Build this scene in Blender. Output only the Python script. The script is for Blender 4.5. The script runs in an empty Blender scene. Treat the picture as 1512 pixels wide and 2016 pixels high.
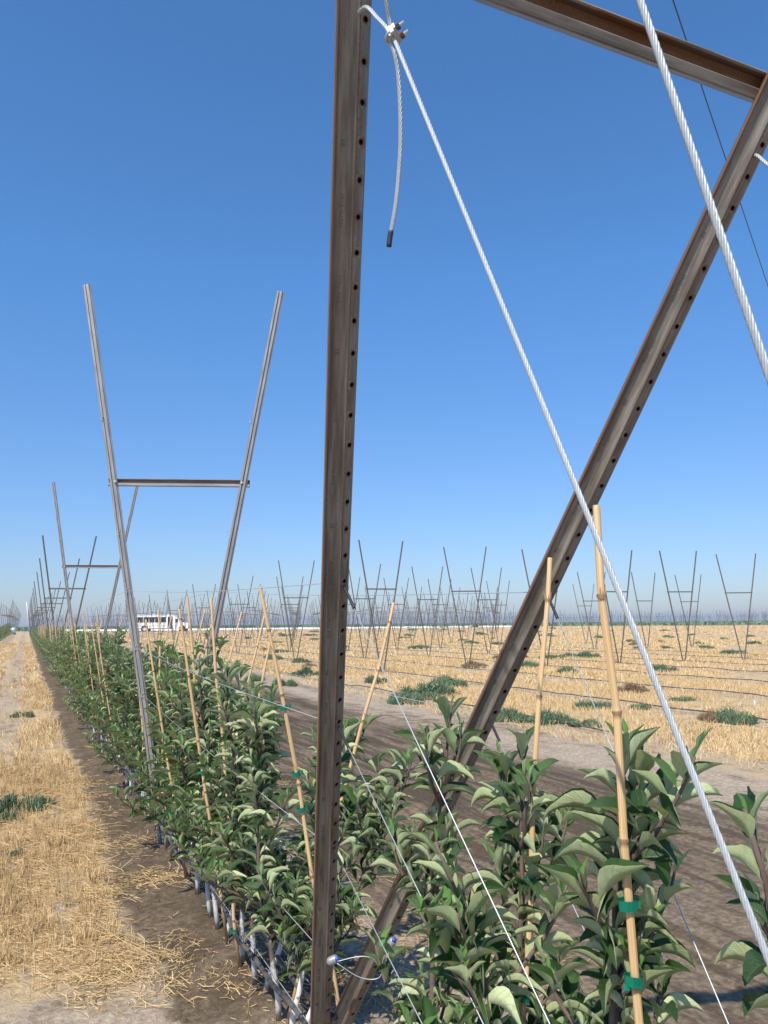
import bpy, math, random
import numpy as np
from mathutils import Vector, Matrix

# ------------------------------------------------------------------ camera, world, sun
sc = bpy.context.scene
CAM_H = 1.6
F_PX, YAW, PITCH, ROLL = 1524.0, .4306, .1423, -.0085
sy, cy, sp, cp = math.sin(YAW), math.cos(YAW), math.sin(PITCH), math.cos(PITCH)
_r = np.array([cy, -sy, 0.0]); FWD = np.array([sy*cp, cy*cp, sp]); _u = np.cross(_r, FWD)
RGT = _r*math.cos(ROLL) + _u*math.sin(ROLL); UPV = -_r*math.sin(ROLL) + _u*math.cos(ROLL)
cam = bpy.data.cameras.new('camera'); cam_o = bpy.data.objects.new('camera', cam)
sc.collection.objects.link(cam_o)
cam.sensor_fit = 'VERTICAL'; cam.sensor_height = 36.0; cam.sensor_width = 27.0
cam.lens = 36.0*F_PX/2016.0
cam.clip_start = .02; cam.clip_end = 6000
cam_o.matrix_world = Matrix(((RGT[0], UPV[0], -FWD[0], 0), (RGT[1], UPV[1], -FWD[1], 0),
                             (RGT[2], UPV[2], -FWD[2], CAM_H), (0, 0, 0, 1)))
sc.camera = cam_o
SUN_TO = Vector((-.55, -.52, 1.0)).normalized()
SUN_EL = math.asin(SUN_TO.z); SUN_AZ = math.atan2(SUN_TO.x, SUN_TO.y)
w = bpy.data.worlds.new('World'); sc.world = w; w.use_nodes = True
wn = w.node_tree.nodes; wl = w.node_tree.links
bg = wn['Background']
sky = wn.new('ShaderNodeTexSky'); sky.sky_type = 'NISHITA'; sky.sun_disc = False
sky.sun_elevation = SUN_EL; sky.sun_rotation = SUN_AZ
sky.air_density = 1.0; sky.dust_density = .6; sky.ozone_density = 2.6; sky.altitude = 200
# hazy late-summer air: the clear sky above is a deeper blue than the smoke-veiled horizon
tcw = wn.new('ShaderNodeTexCoord'); spw = wn.new('ShaderNodeSeparateXYZ'); wl.new(tcw.outputs['Generated'], spw.inputs[0])
mrw = wn.new('ShaderNodeMapRange'); wl.new(spw.outputs[2], mrw.inputs[0]); mrw.inputs[1].default_value = 0.0; mrw.inputs[2].default_value = .42
tnt = wn.new('ShaderNodeMix'); tnt.data_type = 'RGBA'; wl.new(mrw.outputs[0], tnt.inputs[0]); tnt.inputs[6].default_value = (.63, .69, .90, 1); tnt.inputs[7].default_value = (.62, 1.06, 1.40, 1)
mul = wn.new('ShaderNodeMix'); mul.data_type = 'RGBA'; mul.blend_type = 'MULTIPLY'; mul.inputs[0].default_value = 1; wl.new(sky.outputs[0], mul.inputs[6]); wl.new(tnt.outputs[2], mul.inputs[7])
wl.new(mul.outputs[2], bg.inputs[0]); bg.inputs[1].default_value = .115
sun = bpy.data.lights.new('sun', 'SUN'); sun.energy = 4.8; sun.angle = math.radians(.53); sun.color = (1, .935, .83)
sun_o = bpy.data.objects.new('sun', sun); sc.collection.objects.link(sun_o)
sun_o.rotation_euler = (-SUN_TO).to_track_quat('-Z', 'Y').to_euler()
sc.view_settings.view_transform = 'Standard'; sc.view_settings.look = 'None'
sc.view_settings.exposure = 0.3; sc.view_settings.gamma = 1.0
sc.cycles.max_bounces = 6; sc.cycles.transparent_max_bounces = 6
sc.cycles.volume_bounces = 0

COL = sc.collection
RNG = np.random.default_rng(7)
random.seed(7)

# ------------------------------------------------------------------ helpers
def ray(x, y): return FWD + RGT*(x-756)/F_PX - UPV*(y-1008)/F_PX
def at_z(x, y, z=0.0):
    d = ray(x, y); return np.array([0, 0, CAM_H]) + d*((z-CAM_H)/d[2])
def at_d(x, y, d): return np.array([0, 0, CAM_H]) + ray(x, y)*d
def proj(P):
    P = np.asarray(P, float) - np.array([0, 0, CAM_H]); d = P@FWD
    return 756+F_PX*(P@RGT)/d, 1008-F_PX*(P@UPV)/d, d
def sstep(a, b, x):
    t = np.clip((x-a)/(b-a), 0, 1); return t*t*(3-2*t)
def hash2(ix, iy, seed):
    n = (ix.astype(np.int64)*374761393 + iy.astype(np.int64)*668265263 + seed*974634777) & 0x7fffffff
    n = ((n ^ (n >> 13))*1274126177) & 0x7fffffff
    return ((n ^ (n >> 16)) & 0xffff)/65535.0
def vnoise(x, y, seed=0):
    x = np.asarray(x, float); y = np.asarray(y, float)
    ix = np.floor(x); iy = np.floor(y); fx = x-ix; fy = y-iy
    fx = fx*fx*(3-2*fx); fy = fy*fy*(3-2*fy)
    a = hash2(ix, iy, seed); b = hash2(ix+1, iy, seed); c = hash2(ix, iy+1, seed); d = hash2(ix+1, iy+1, seed)
    return (a*(1-fx)+b*fx)*(1-fy) + (c*(1-fx)+d*fx)*fy
def fbm(x, y, seed=0, o=4):
    s = 0; a = .5
    for i in range(o):
        s = s + a*vnoise(x*2**i, y*2**i, seed+i*17); a *= .5
    return s
def rise(x, y):
    D = x*sy + y*cy
    return .45*sstep(60, 150, D)
def ground_z(x, y):
    x = np.asarray(x, float); y = np.asarray(y, float)
    near = 1-sstep(14, 40, np.hypot(x, y))
    z = rise(x, y)
    z = z + near*((fbm(x*1.1, y*1.1, 3)-.5)*.05 + (fbm(x*7, y*7, 9, 4)-.5)*.030 + np.maximum(fbm(x*18, y*18, 5, 3)-.5, 0)*.055)
    # bed under the trees is a little raised, wheel ruts in the wet track
    z = z + .03*np.exp(-((x-1.05)/.35)**2)*near
    z = z - near*.035*np.exp(-((x-2.9-.12*np.sin(y*.5))/.22)**2) - near*.03*np.exp(-((x-4.5-.1*np.sin(y*.4))/.22)**2)
    return z

def mesh_np(name, V, Q, mats, parent=None, uv=None, attrs=None, smooth=False, matidx=None, T=None):
    """V (n,3); Q (m,4) quads; T (k,3) triangles; uv per vertex (n,2); attrs {name: per-vertex float}"""
    me = bpy.data.meshes.new(name)
    V = np.asarray(V, np.float32)
    Q = np.zeros((0, 4), np.int32) if Q is None else np.asarray(Q, np.int32).reshape(-1, 4)
    T = np.zeros((0, 3), np.int32) if T is None else np.asarray(T, np.int32).reshape(-1, 3)
    me.vertices.add(len(V)); me.vertices.foreach_set('co', V.ravel())
    loops = np.concatenate([Q.ravel(), T.ravel()])
    me.loops.add(len(loops)); me.loops.foreach_set('vertex_index', loops)
    n = len(Q)+len(T); me.polygons.add(n)
    starts = np.concatenate([np.arange(len(Q))*4, len(Q)*4 + np.arange(len(T))*3]).astype(np.int32)
    me.polygons.foreach_set('loop_start', starts)
    me.polygons.foreach_set('loop_total', np.concatenate([np.full(len(Q), 4), np.full(len(T), 3)]).astype(np.int32))
    if matidx is not None: me.polygons.foreach_set('material_index', np.asarray(matidx, np.int32))
    me.polygons.foreach_set('use_smooth', np.full(n, smooth))
    if uv is not None:
        l = me.uv_layers.new(name='UVMap'); l.data.foreach_set('uv', np.asarray(uv, np.float32)[loops].ravel())
    for k, v in (attrs or {}).items():
        a = me.attributes.new(k, 'FLOAT', 'POINT'); a.data.foreach_set('value', np.asarray(v, np.float32))
    me.update(calc_edges=True); me.validate()
    for m in (mats if isinstance(mats, (list, tuple)) else [mats]): me.materials.append(m)
    o = bpy.data.objects.new(name, me); COL.objects.link(o)
    if parent is not None: o.parent = parent
    return o

class MB:
    """small mesh builder for hand-made parts"""
    def __init__(s): s.v = []; s.q = []; s.t = []; s.at = []; s.uv = []; s.n = 0
    def add(s, V, Q=None, T=None, at=None, uv=None):
        V = np.asarray(V, float)
        s.v.append(V)
        if Q is not None and len(Q): s.q.append(np.asarray(Q)+s.n)
        if T is not None and len(T): s.t.append(np.asarray(T)+s.n)
        s.at.append(np.zeros(len(V)) if at is None else np.asarray(at, float))
        s.uv.append(np.zeros((len(V), 2)) if uv is None else np.asarray(uv, float))
        s.n += len(V)
    def box(s, c, size, R=None):
        x, y, z = np.array(size)/2
        V = np.array([[a*x, b*y, c2*z] for c2 in (-1, 1) for b in (-1, 1) for a in (-1, 1)])
        if R is not None: V = V@np.array(R).T
        s.add(V+np.array(c), [[0, 2, 3, 1], [4, 5, 7, 6], [0, 1, 5, 4], [2, 6, 7, 3], [0, 4, 6, 2], [1, 3, 7, 5]])
    def tube(s, P, r, n=8, caps=True, at=None):
        P = np.asarray(P, float); m = len(P); r = np.broadcast_to(np.asarray(r, float), (m,))
        T = np.gradient(P, axis=0); T /= np.linalg.norm(T, axis=1)[:, None]+1e-12
        ref = np.array([0, 0, 1.]) if abs(T[0][2]) < .9 else np.array([1., 0, 0])
        a = np.cross(T[0], ref); a /= np.linalg.norm(a)
        V = []
        ph = np.linspace(0, 2*np.pi, n, endpoint=False)
        L = 0
        uv = []
        for i in range(m):
            a = a - T[i]*(a@T[i]); a /= np.linalg.norm(a); b = np.cross(T[i], a)
            V.append(P[i] + r[i]*(np.cos(ph)[:, None]*a + np.sin(ph)[:, None]*b))
            if i: L += np.linalg.norm(P[i]-P[i-1])
            uv.append(np.stack([ph/6.28, np.full(n, L)], 1))
        V = np.concatenate(V); uv = np.concatenate(uv)
        i = np.arange(m-1)[:, None]*n; k = np.arange(n)[None]; k2 = (k+1) % n
        Q = np.stack([i+k, i+k2, i+n+k2, i+n+k], -1).reshape(-1, 4)
        Tt = []
        if caps:
            V = np.concatenate([V, P[:1], P[-1:]]); uv = np.concatenate([uv, [[0, 0], [0, L]]])
            c0 = m*n; c1 = c0+1
            Tt = [[c0, (j+1) % n, j] for j in range(n)] + [[c1, (m-1)*n+j, (m-1)*n+(j+1) % n] for j in range(n)]
        s.add(V, Q, Tt, at=None if at is None else np.concatenate([np.repeat(np.broadcast_to(at, (m,)), n), [at[0] if np.ndim(at) else at]*2 if caps else []]), uv=uv)
    def sweep(s, prof, P0, P1, U, W, closed=True, at=None, segs=1):
        """extrude the 2-D profile (u along U, v along W) from P0 to P1"""
        prof = np.asarray(prof, float); n = len(prof); P0 = np.asarray(P0, float); P1 = np.asarray(P1, float)
        L = np.linalg.norm(P1-P0); U = np.asarray(U); W = np.asarray(W)
        off = prof[:, :1]*U + prof[:, 1:]*W
        cum = np.concatenate([[0], np.cumsum(np.linalg.norm(np.diff(prof, axis=0), axis=1))])
        V = []; uv = []; A = []
        for i in range(segs+1):
            t = i/segs; V.append(P0+(P1-P0)*t+off); uv.append(np.stack([cum, np.full(n, t*L)], 1))
            A.append(np.zeros(n) if at is None else np.asarray(at, float))
        V = np.concatenate(V); i = np.arange(segs)[:, None]*n
        k = np.arange(n if closed else n-1)[None]; k2 = (k+1) % n
        Q = np.stack([i+k, i+k2, i+n+k2, i+n+k], -1).reshape(-1, 4)
        s.add(V, Q, at=np.concatenate(A), uv=np.concatenate(uv))
    def build(s, name, mat, parent=None, smooth=False):
        return mesh_np(name, np.concatenate(s.v), np.concatenate(s.q) if s.q else None, mat, parent, uv=np.concatenate(s.uv),
                       attrs={'rust': np.concatenate(s.at)}, smooth=smooth, T=np.concatenate(s.t) if s.t else None)

def tag(o, label=None, cat=None, group=None, kind=None):
    if label: o['label'] = label
    if cat: o['category'] = cat
    if group: o['group'] = group
    if kind: o['kind'] = kind
    return o
def empty(name, loc=(0, 0, 0), rz=0.0):
    o = bpy.data.objects.new(name, None); COL.objects.link(o); o.location = loc; o.rotation_euler = (0, 0, rz)
    o.empty_display_size = .1
    return o
KIDS = {}
def copy_tree(o, parent=None):
    c = o.copy(); COL.objects.link(c); c.parent = parent
    for ch in list(o.children): copy_tree(ch, c)
    return c
ORD = ['first', 'second', 'third', 'fourth', 'fifth', 'sixth', 'seventh', 'eighth', 'ninth', 'tenth', 'eleventh', 'twelfth',
       'thirteenth', 'fourteenth', 'fifteenth', 'sixteenth', 'seventeenth', 'eighteenth', 'nineteenth', 'twentieth']

# ------------------------------------------------------------------ materials
class NT:
    def __init__(s, name):
        s.m = bpy.data.materials.new(name); s.m.use_nodes = True
        s.n = s.m.node_tree.nodes; s.l = s.m.node_tree.links
        s.b = s.n['Principled BSDF']; s.out = s.n['Material Output']
    def new(s, t, **kw):
        x = s.n.new(t)
        for k, v in kw.items(): setattr(x, k, v)
        return x
    def link(s, a, b): s.l.new(a, b)
    def val(s, sock, v):
        if hasattr(v, 'is_output') or hasattr(v, 'links'): s.link(v, sock)
        else: sock.default_value = v
    def math(s, op, a, b=0.0, c=None, clamp=False):
        x = s.new('ShaderNodeMath', operation=op, use_clamp=clamp); s.val(x.inputs[0], a); s.val(x.inputs[1], b)
        if c is not None: s.val(x.inputs[2], c)
        return x.outputs[0]
    def mix(s, f, a, b):
        x = s.new('ShaderNodeMix', data_type='RGBA'); s.val(x.inputs[0], f)
        for i, v in ((6, a), (7, b)):
            if isinstance(v, tuple) and len(v) == 3: v = v+(1,)
            s.val(x.inputs[i], v)
        return x.outputs[2]
    def ramp(s, f, a, b):
        x = s.new('ShaderNodeMapRange', interpolation_type='SMOOTHSTEP'); s.val(x.inputs[0], f); x.inputs[1].default_value = a; x.inputs[2].default_value = b
        return x.outputs[0]
    def noise(s, vec, scale, detail=4, rough=.55, mapping=None):
        if mapping:
            mp = s.new('ShaderNodeMapping'); s.link(vec, mp.inputs[0]); mp.inputs[3].default_value = mapping; vec = mp.outputs[0]
        x = s.new('ShaderNodeTexNoise'); s.link(vec, x.inputs[0]); x.inputs['Scale'].default_value = scale
        x.inputs['Detail'].default_value = detail; x.inputs['Roughness'].default_value = rough
        return x.outputs[0]
    def coord(s, k='Object'): return s.new('ShaderNodeTexCoord').outputs[k]
    def attr(s, name): return s.new('ShaderNodeAttribute', attribute_name=name).outputs['Fac']
    def bump(s, h, strength=.3, dist=.01):
        x = s.new('ShaderNodeBump'); s.link(h, x.inputs['Height']); x.inputs['Strength'].default_value = strength; x.inputs['Distance'].default_value = dist
        s.link(x.outputs[0], s.b.inputs['Normal'])
    def base(s, c): s.val(s.b.inputs['Base Color'], c if not (isinstance(c, tuple) and len(c) == 3) else c+(1,))
    def rough(s, v): s.val(s.b.inputs['Roughness'], v)
    def metal(s, v): s.val(s.b.inputs['Metallic'], v)

def simple(name, c, r=.6, metal=0.0, vary=.12, scale=30.0):
    t = NT(name); n = t.noise(t.coord(), scale, 4)
    c2 = tuple(max(0, x*(1-vary*2)) for x in c); t.base(t.mix(n, c2, tuple(min(1, x*(1+vary)) for x in c)))
    t.rough(r); t.metal(metal); return t.m

def steel_mat(name, cA, cB, rust=1.0, rough=.5, metal=.25):
    t = NT(name); uv = t.coord('UV')
    s1 = t.noise(uv, 1.0, 5, .6, (60, 5, 1)); s2 = t.noise(uv, 1.0, 6, .65, (260, 160, 1)); s3 = t.noise(uv, 1.0, 3, .5, (30, 1.3, 1))
    base = t.mix(t.ramp(s1, .3, .7), cA, cB)
    base = t.mix(t.math('MULTIPLY', t.ramp(s2, .55, .75), .5), base, tuple(x*.45 for x in cA))
    ra = t.attr('rust')
    rf = t.math('ADD', t.math('MULTIPLY', ra, .85), t.math('MULTIPLY', s2, .55))
    s4 = t.noise(uv, 1.0, 4, .6, (16, 2.1, 1)); rf = t.math('ADD', rf, t.math('MULTIPLY', s3, .20)); rf = t.math('ADD', rf, t.math('MULTIPLY', t.ramp(s4, .52, .74), .30))
    rf = t.ramp(rf, .80, 1.06)
    rc = t.mix(s2, (.09, .032, .012), (.26, .105, .035))
    base = t.mix(t.math('MULTIPLY', rf, rust), base, rc)
    base = t.mix(t.ramp(t.math('MULTIPLY', ra, -1.0), .05, .9), base, (.012, .009, .008))  # negative values blacken: painted shade inside holes, dark stamped lettering
    t.base(base); t.rough(t.math('ADD', t.math('MULTIPLY', rf, .3), rough)); t.metal(t.math('MULTIPLY', t.math('SUBTRACT', 1.0, rf), metal))
    t.bump(s2, .35, .0015)
    return t.m
M = {}
M['end_steel'] = steel_mat('end_post_steel', (.128, .106, .082), (.285, .25, .208), 1.0, .42, .2)
M['line_steel'] = steel_mat('line_post_steel', (.23, .215, .20), (.36, .34, .32), .75, .45, .3)
M['far_steel'] = simple('far_post_steel', (.115, .105, .10), .6, .1)
M['cable'] = simple('galvanized_cable', (.43, .46, .47), .45, .12, .16, 260)
M['wire'] = simple('galvanized_wire', (.50, .52, .53), .4, .4, .08, 80)
M['black'] = simple('black_rubber', (.022, .022, .026), .5, 0, .2, 60)
M['white_plastic'] = simple('white_plastic', (.72, .74, .76), .4)
M['bolt'] = simple('zinc_bolt', (.55, .55, .54), .4, .5, .1, 100)
M['grip'] = simple('cast_zinc', (.36, .37, .38), .45, .4, .25, 150)
M['rusty'] = simple('rusty_iron', (.16, .06, .025), .85, 0, .3, 200)
M['stamp'] = simple('stamped_dark_steel', (.085, .073, .065), .7, 0, .3, 200)
M['blue'] = simple('blue_plastic', (.02, .08, .4), .4)

def bamboo_mat():
    t = NT('bamboo'); o = t.coord('UV'); s = t.noise(o, 1, 4, .5, (14, 3, 1)); f = t.noise(o, 1, 5, .6, (50, 30, 1))
    c = t.mix(t.ramp(s, .3, .7), (.55, .34, .15), (.74, .51, .27))
    c = t.mix(t.math('MULTIPLY', t.ramp(f, .6, .74), .6), c, (.20, .10, .05))
    c = t.mix(t.attr('rust'), c, (.17, .085, .04))
    t.base(c); t.rough(.42); t.bump(f, .1, .001); return t.m
M['bamboo'] = bamboo_mat()
def tie_mat():
    t = NT('green_tie_tape'); n = t.noise(t.coord(), 60, 3)
    t.base(t.mix(n, (.0, .11, .065), (.004, .20, .12))); t.rough(.28); return t.m
M['tie'] = tie_mat()
def trunk_mat():
    t = NT('apple_trunk'); o = t.coord(); sep = t.new('ShaderNodeSeparateXYZ'); t.link(o, sep.inputs[0])
    n = t.noise(o, 38, 4); n2 = t.noise(o, 120, 4)
    bark = t.mix(n, (.075, .045, .038), (.20, .14, .11))
    paint = t.mix(n2, (.50, .48, .46), (.74, .72, .70))
    f = t.ramp(t.math('ADD', sep.outputs[2], t.math('MULTIPLY', n, .22)), .30, .36)
    low = t.ramp(t.math('ADD', sep.outputs[2], t.math('MULTIPLY', n, .05)), .045, .07)
    c = t.mix(f, paint, bark); c = t.mix(low, (.30, .22, .17), c)
    c = t.mix(t.math('MULTIPLY', t.ramp(n, .58, .7), t.math('SUBTRACT', 1.0, f)), c, (.22, .15, .11))
    t.base(c); t.rough(.75); t.bump(n2, .4, .002); return t.m
M['trunk'] = trunk_mat()
def leaf_mat(name, veins):
    t = NT(name); geo = t.new('ShaderNodeNewGeometry'); age = t.attr('age'); rnd = t.attr('rnd')
    up = t.mix(rnd, (.020, .048, .016), (.042, .088, .026)); un = t.mix(rnd, (.44, .50, .23), (.70, .75, .43))
    upy = (.13, .27, .06); uny = (.38, .52, .25)
    up = t.mix(age, up, upy); un = t.mix(age, un, uny)
    mot = t.noise(t.coord(), 55, 4); un = t.mix(t.math('MULTIPLY', t.ramp(mot, .45, .7), .35), un, (.25, .33, .14)); up = t.mix(t.math('MULTIPLY', t.ramp(mot, .5, .75), .5), up, (.055, .10, .03))
    if veins:
        uv = t.coord('UV'); sep = t.new('ShaderNodeSeparateXYZ'); t.link(uv, sep.inputs[0])
        av = t.math('ABSOLUTE', sep.outputs[1])
        w1 = t.math('SUBTRACT', t.math('MULTIPLY', sep.outputs[0], 8.0), t.math('MULTIPLY', av, 2.2))
        fr = t.math('ABSOLUTE', t.math('SUBTRACT', t.math('FRACT', w1), .5))
        vein = t.math('MAXIMUM', t.math('SUBTRACT', 1.0, t.ramp(fr, .02, .09)), t.math('SUBTRACT', 1.0, t.ramp(av, .02, .08)))
        un = t.mix(t.math('MULTIPLY', vein, .55), un, (.60, .64, .44)); up = t.mix(t.math('MULTIPLY', vein, .30), up, (.09, .17, .06))
        h = t.math('ADD', t.math('MULTIPLY', vein, -.6), t.noise(uv, 30, 3)); t.bump(h, .55, .003)
    t.base(t.mix(geo.outputs['Backfacing'], up, un))
    t.rough(t.math('ADD', t.math('MULTIPLY', geo.outputs['Backfacing'], .45), .36))
    tr = t.new('ShaderNodeBsdfTranslucent'); t.link(t.mix(age, (.06, .16, .02), (.22, .50, .06)), tr.inputs[0])
    mx = t.new('ShaderNodeMixShader'); mx.inputs[0].default_value = .22
    t.link(t.b.outputs[0], mx.inputs[1]); t.link(tr.outputs[0], mx.inputs[2]); t.link(mx.outputs[0], t.out.inputs[0])
    return t.m
M['leaf'] = leaf_mat('apple_leaf', True); M['leaf_far'] = leaf_mat('apple_leaf_plain', False)

def straw_mat():
    t = NT('straw'); r = t.attr('rnd'); n = t.noise(t.coord(), 3, 3)
    c = t.mix(r, (.44, .295, .125), (.86, .665, .38)); t.base(t.mix(t.math('MULTIPLY', n, .25), c, (.40, .28, .16))); t.rough(.55); return t.m
M['straw'] = straw_mat()
def weed_mat():
    t = NT('weed_green'); r = t.attr('rnd'); c = t.mix(r, (.07, .125, .07), (.20, .28, .155)); t.base(c); t.rough(.6); return t.m
M['weed'] = weed_mat()
def weed_dry():
    t = NT('weed_dry'); r = t.attr('rnd'); c = t.mix(r, (.17, .11, .06), (.36, .26, .15)); t.base(c); t.rough(.8); return t.m
M['weed_dry'] = weed_dry()

def ground_mat():
    t = NT('soil'); o = t.coord('Object'); sep = t.new('ShaderNodeSeparateXYZ'); t.link(o, sep.inputs[0]); X, Y = sep.outputs[0], sep.outputs[1]
    n1 = t.noise(o, .55, 5); n2 = t.noise(o, 3.2, 5, .6); n3 = t.noise(o, 26, 5, .65); n4 = t.noise(o, 120, 4, .7)
    ns = t.noise(o, 1, 5, .6, (1.6, .22, 1)); nr = t.noise(o, 1, 5, .6, (9, .7, 1))
    Xw = t.math('ADD', X, t.math('MULTIPLY', t.math('SUBTRACT', n2, .5), .5)); Xw = t.math('ADD', Xw, t.math('MULTIPLY', t.math('SUBTRACT', n1, .5), .5))
    dry = t.mix(t.ramp(n3, .3, .7), (.29, .225, .160), (.50, .40, .30)); wet = t.mix(n3, (.046, .031, .018), (.135, .098, .062))
    mid = t.mix(t.ramp(n3, .3, .7), (.080, .055, .033), (.225, .163, .103))
    straw = t.mix(n4, (.38, .262, .130), (.74, .55, .30)); straw = t.mix(t.ramp(n3, .48, .68), straw, t.mix(n4, (.28, .195, .11), (.48, .35, .21)))
    # right of the trees: wet wheel track, then dry shoulder, then stubble field
    wetf = t.math('MULTIPLY', t.ramp(Xw, 1.7, 2.5), t.math('SUBTRACT', 1.0, t.ramp(Xw, 5.0, 6.0)))
    wetf = t.math('MULTIPLY', wetf, t.ramp(t.math('ADD', Y, t.math('MULTIPLY', n1, 3.0)), 4.2, 7.4))
    wetf = t.math('MULTIPLY', wetf, t.ramp(t.math('ADD', t.math('MULTIPLY', ns, .8), t.math('MULTIPLY', nr, .8)), .66, .92))
    bed = t.math('MULTIPLY', t.ramp(Xw, .55, .66), t.math('SUBTRACT', 1.0, t.ramp(Xw, 1.30, 1.6)))
    bed = t.math('MULTIPLY', bed, t.ramp(t.math('ADD', Y, n2), 3.55, 3.95))
    c = t.mix(t.ramp(t.math('ADD', t.math('MULTIPLY', n2, .6), t.math('MULTIPLY', ns, .6)), .38, .66), mid, dry)
    track = t.math('MULTIPLY', t.ramp(Xw, 1.6, 2.2), t.math('SUBTRACT', 1.0, t.ramp(Xw, 5.0, 5.9)))
    c = t.mix(t.math('MULTIPLY', track, .75), c, mid)
    c = t.mix(wetf, c, wet); c = t.mix(t.math('MULTIPLY', t.math('MULTIPLY', track, t.ramp(nr, .47, .60)), .75), c, wet)
    c = t.mix(t.math('MULTIPLY', bed, .92), c, t.mix(t.ramp(n2, .35, .75), wet, mid))
    # stubble: right field beyond x=7, and the strip left of the trees
    fr = t.ramp(Xw, 6.7, 7.5)
    fl = t.math('MULTIPLY', t.math('SUBTRACT', 1.0, t.ramp(Xw, .50, .62)), t.ramp(t.math('ADD', Y, t.math('MULTIPLY', n2, .8)), 4.1, 4.6))
    wheel = t.math('MULTIPLY', t.ramp(Xw, -.62, -.45), t.math('SUBTRACT', 1.0, t.ramp(Xw, -.05, .12)))
    wheel = t.math('MULTIPLY', wheel, t.ramp(Y, 9.0, 14.0))
    fl = t.math('MULTIPLY', fl, t.math('SUBTRACT', 1.0, t.math('MULTIPLY', wheel, .75)))
    sfac = t.math('MAXIMUM', fr, fl)
    patch = t.ramp(t.math('ADD', t.math('MULTIPLY', n2, .55), t.math('MULTIPLY', nr, .55)), .42, .60)
    far = t.ramp(t.math('ADD', X, t.math('MULTIPLY', Y, .6)), 14, 40)
    rowp = t.math('ABSOLUTE', t.math('SUBTRACT', t.math('FRACT', t.math('DIVIDE', t.math('SUBTRACT', X, 1.05-1.6), 3.2)), .5))
    rowg = t.math('MULTIPLY', t.math('SUBTRACT', 1.0, t.ramp(rowp, .05, .13)), t.math('MULTIPLY', fr, t.ramp(n2, .40, .55)))
    patch = t.math('MULTIPLY', patch, t.math('SUBTRACT', 1.0, t.math('MULTIPLY', rowg, .8)))
    c = t.mix(t.math('MULTIPLY', sfac, patch), c, straw)
    # distant ground beyond the service road turns olive
    D = t.math('ADD', t.math('MULTIPLY', X, sy), t.math('MULTIPLY', Y, cy))
    fg = t.math('MULTIPLY', t.ramp(D, 158, 176), t.ramp(t.noise(o, .05, 5), .33, .55))
    c = t.mix(t.math('MULTIPLY', fg, .75), c, (.12, .125, .055))
    t.base(c)
    wr = t.math('MAXIMUM', wetf, t.math('MULTIPLY', bed, .6))
    t.rough(t.math('SUBTRACT', .92, t.math('MULTIPLY', wr, t.math('MULTIPLY', t.ramp(n2, .45, .7), .42))))
    t.bump(t.math('ADD', t.math('ADD', n3, t.math('MULTIPLY', n2, .8)), t.math('MULTIPLY', n4, .4)), .75, .03); t.b.inputs['Specular IOR Level'].default_value = .16
    return t.m
M['soil'] = ground_mat()

# ------------------------------------------------------------------ ground: one sheet, split where the track runs
def axis(lo, hi, step, far_lo, far_hi, g=1.17):
    a = list(np.arange(lo, hi+1e-6, step)); s = step
    x = a[-1]; up = []
    while x < far_hi: s *= g; x += s; up.append(x)
    s = step; x = a[0]; dn = []
    while x > far_lo: s *= g; x -= s; dn.append(x)
    return np.array(dn[::-1]+a+up)
gx = axis(-.9, 3.4, .03, -1800, 1800, 1.075); gy = axis(2.3, 8.5, .03, -30, 1800, 1.06)
GX, GY = np.meshgrid(gx, gy)
GZ = ground_z(GX, GY)
V = np.stack([GX, GY, GZ], -1).reshape(-1, 3)
nx, ny = len(gx), len(gy)
ii, jj = np.meshgrid(np.arange(nx-1), np.arange(ny-1)); base = (jj*nx+ii)
Q = np.stack([base, base+1, base+nx+1, base+nx], -1)
cxm = (gx[:-1]+gx[1:])/2; trk = (cxm > 1.75) & (cxm < 6.4)
for nm, sel in (('ground', ~trk), ('dirt_track', trk)):
    q = Q[:, sel].reshape(-1, 4); used = np.unique(q); rm = np.zeros(len(V), np.int64); rm[used] = np.arange(len(used))
    tag(mesh_np(nm, V[used], rm[q], M['soil'], smooth=True), kind='structure')

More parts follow.
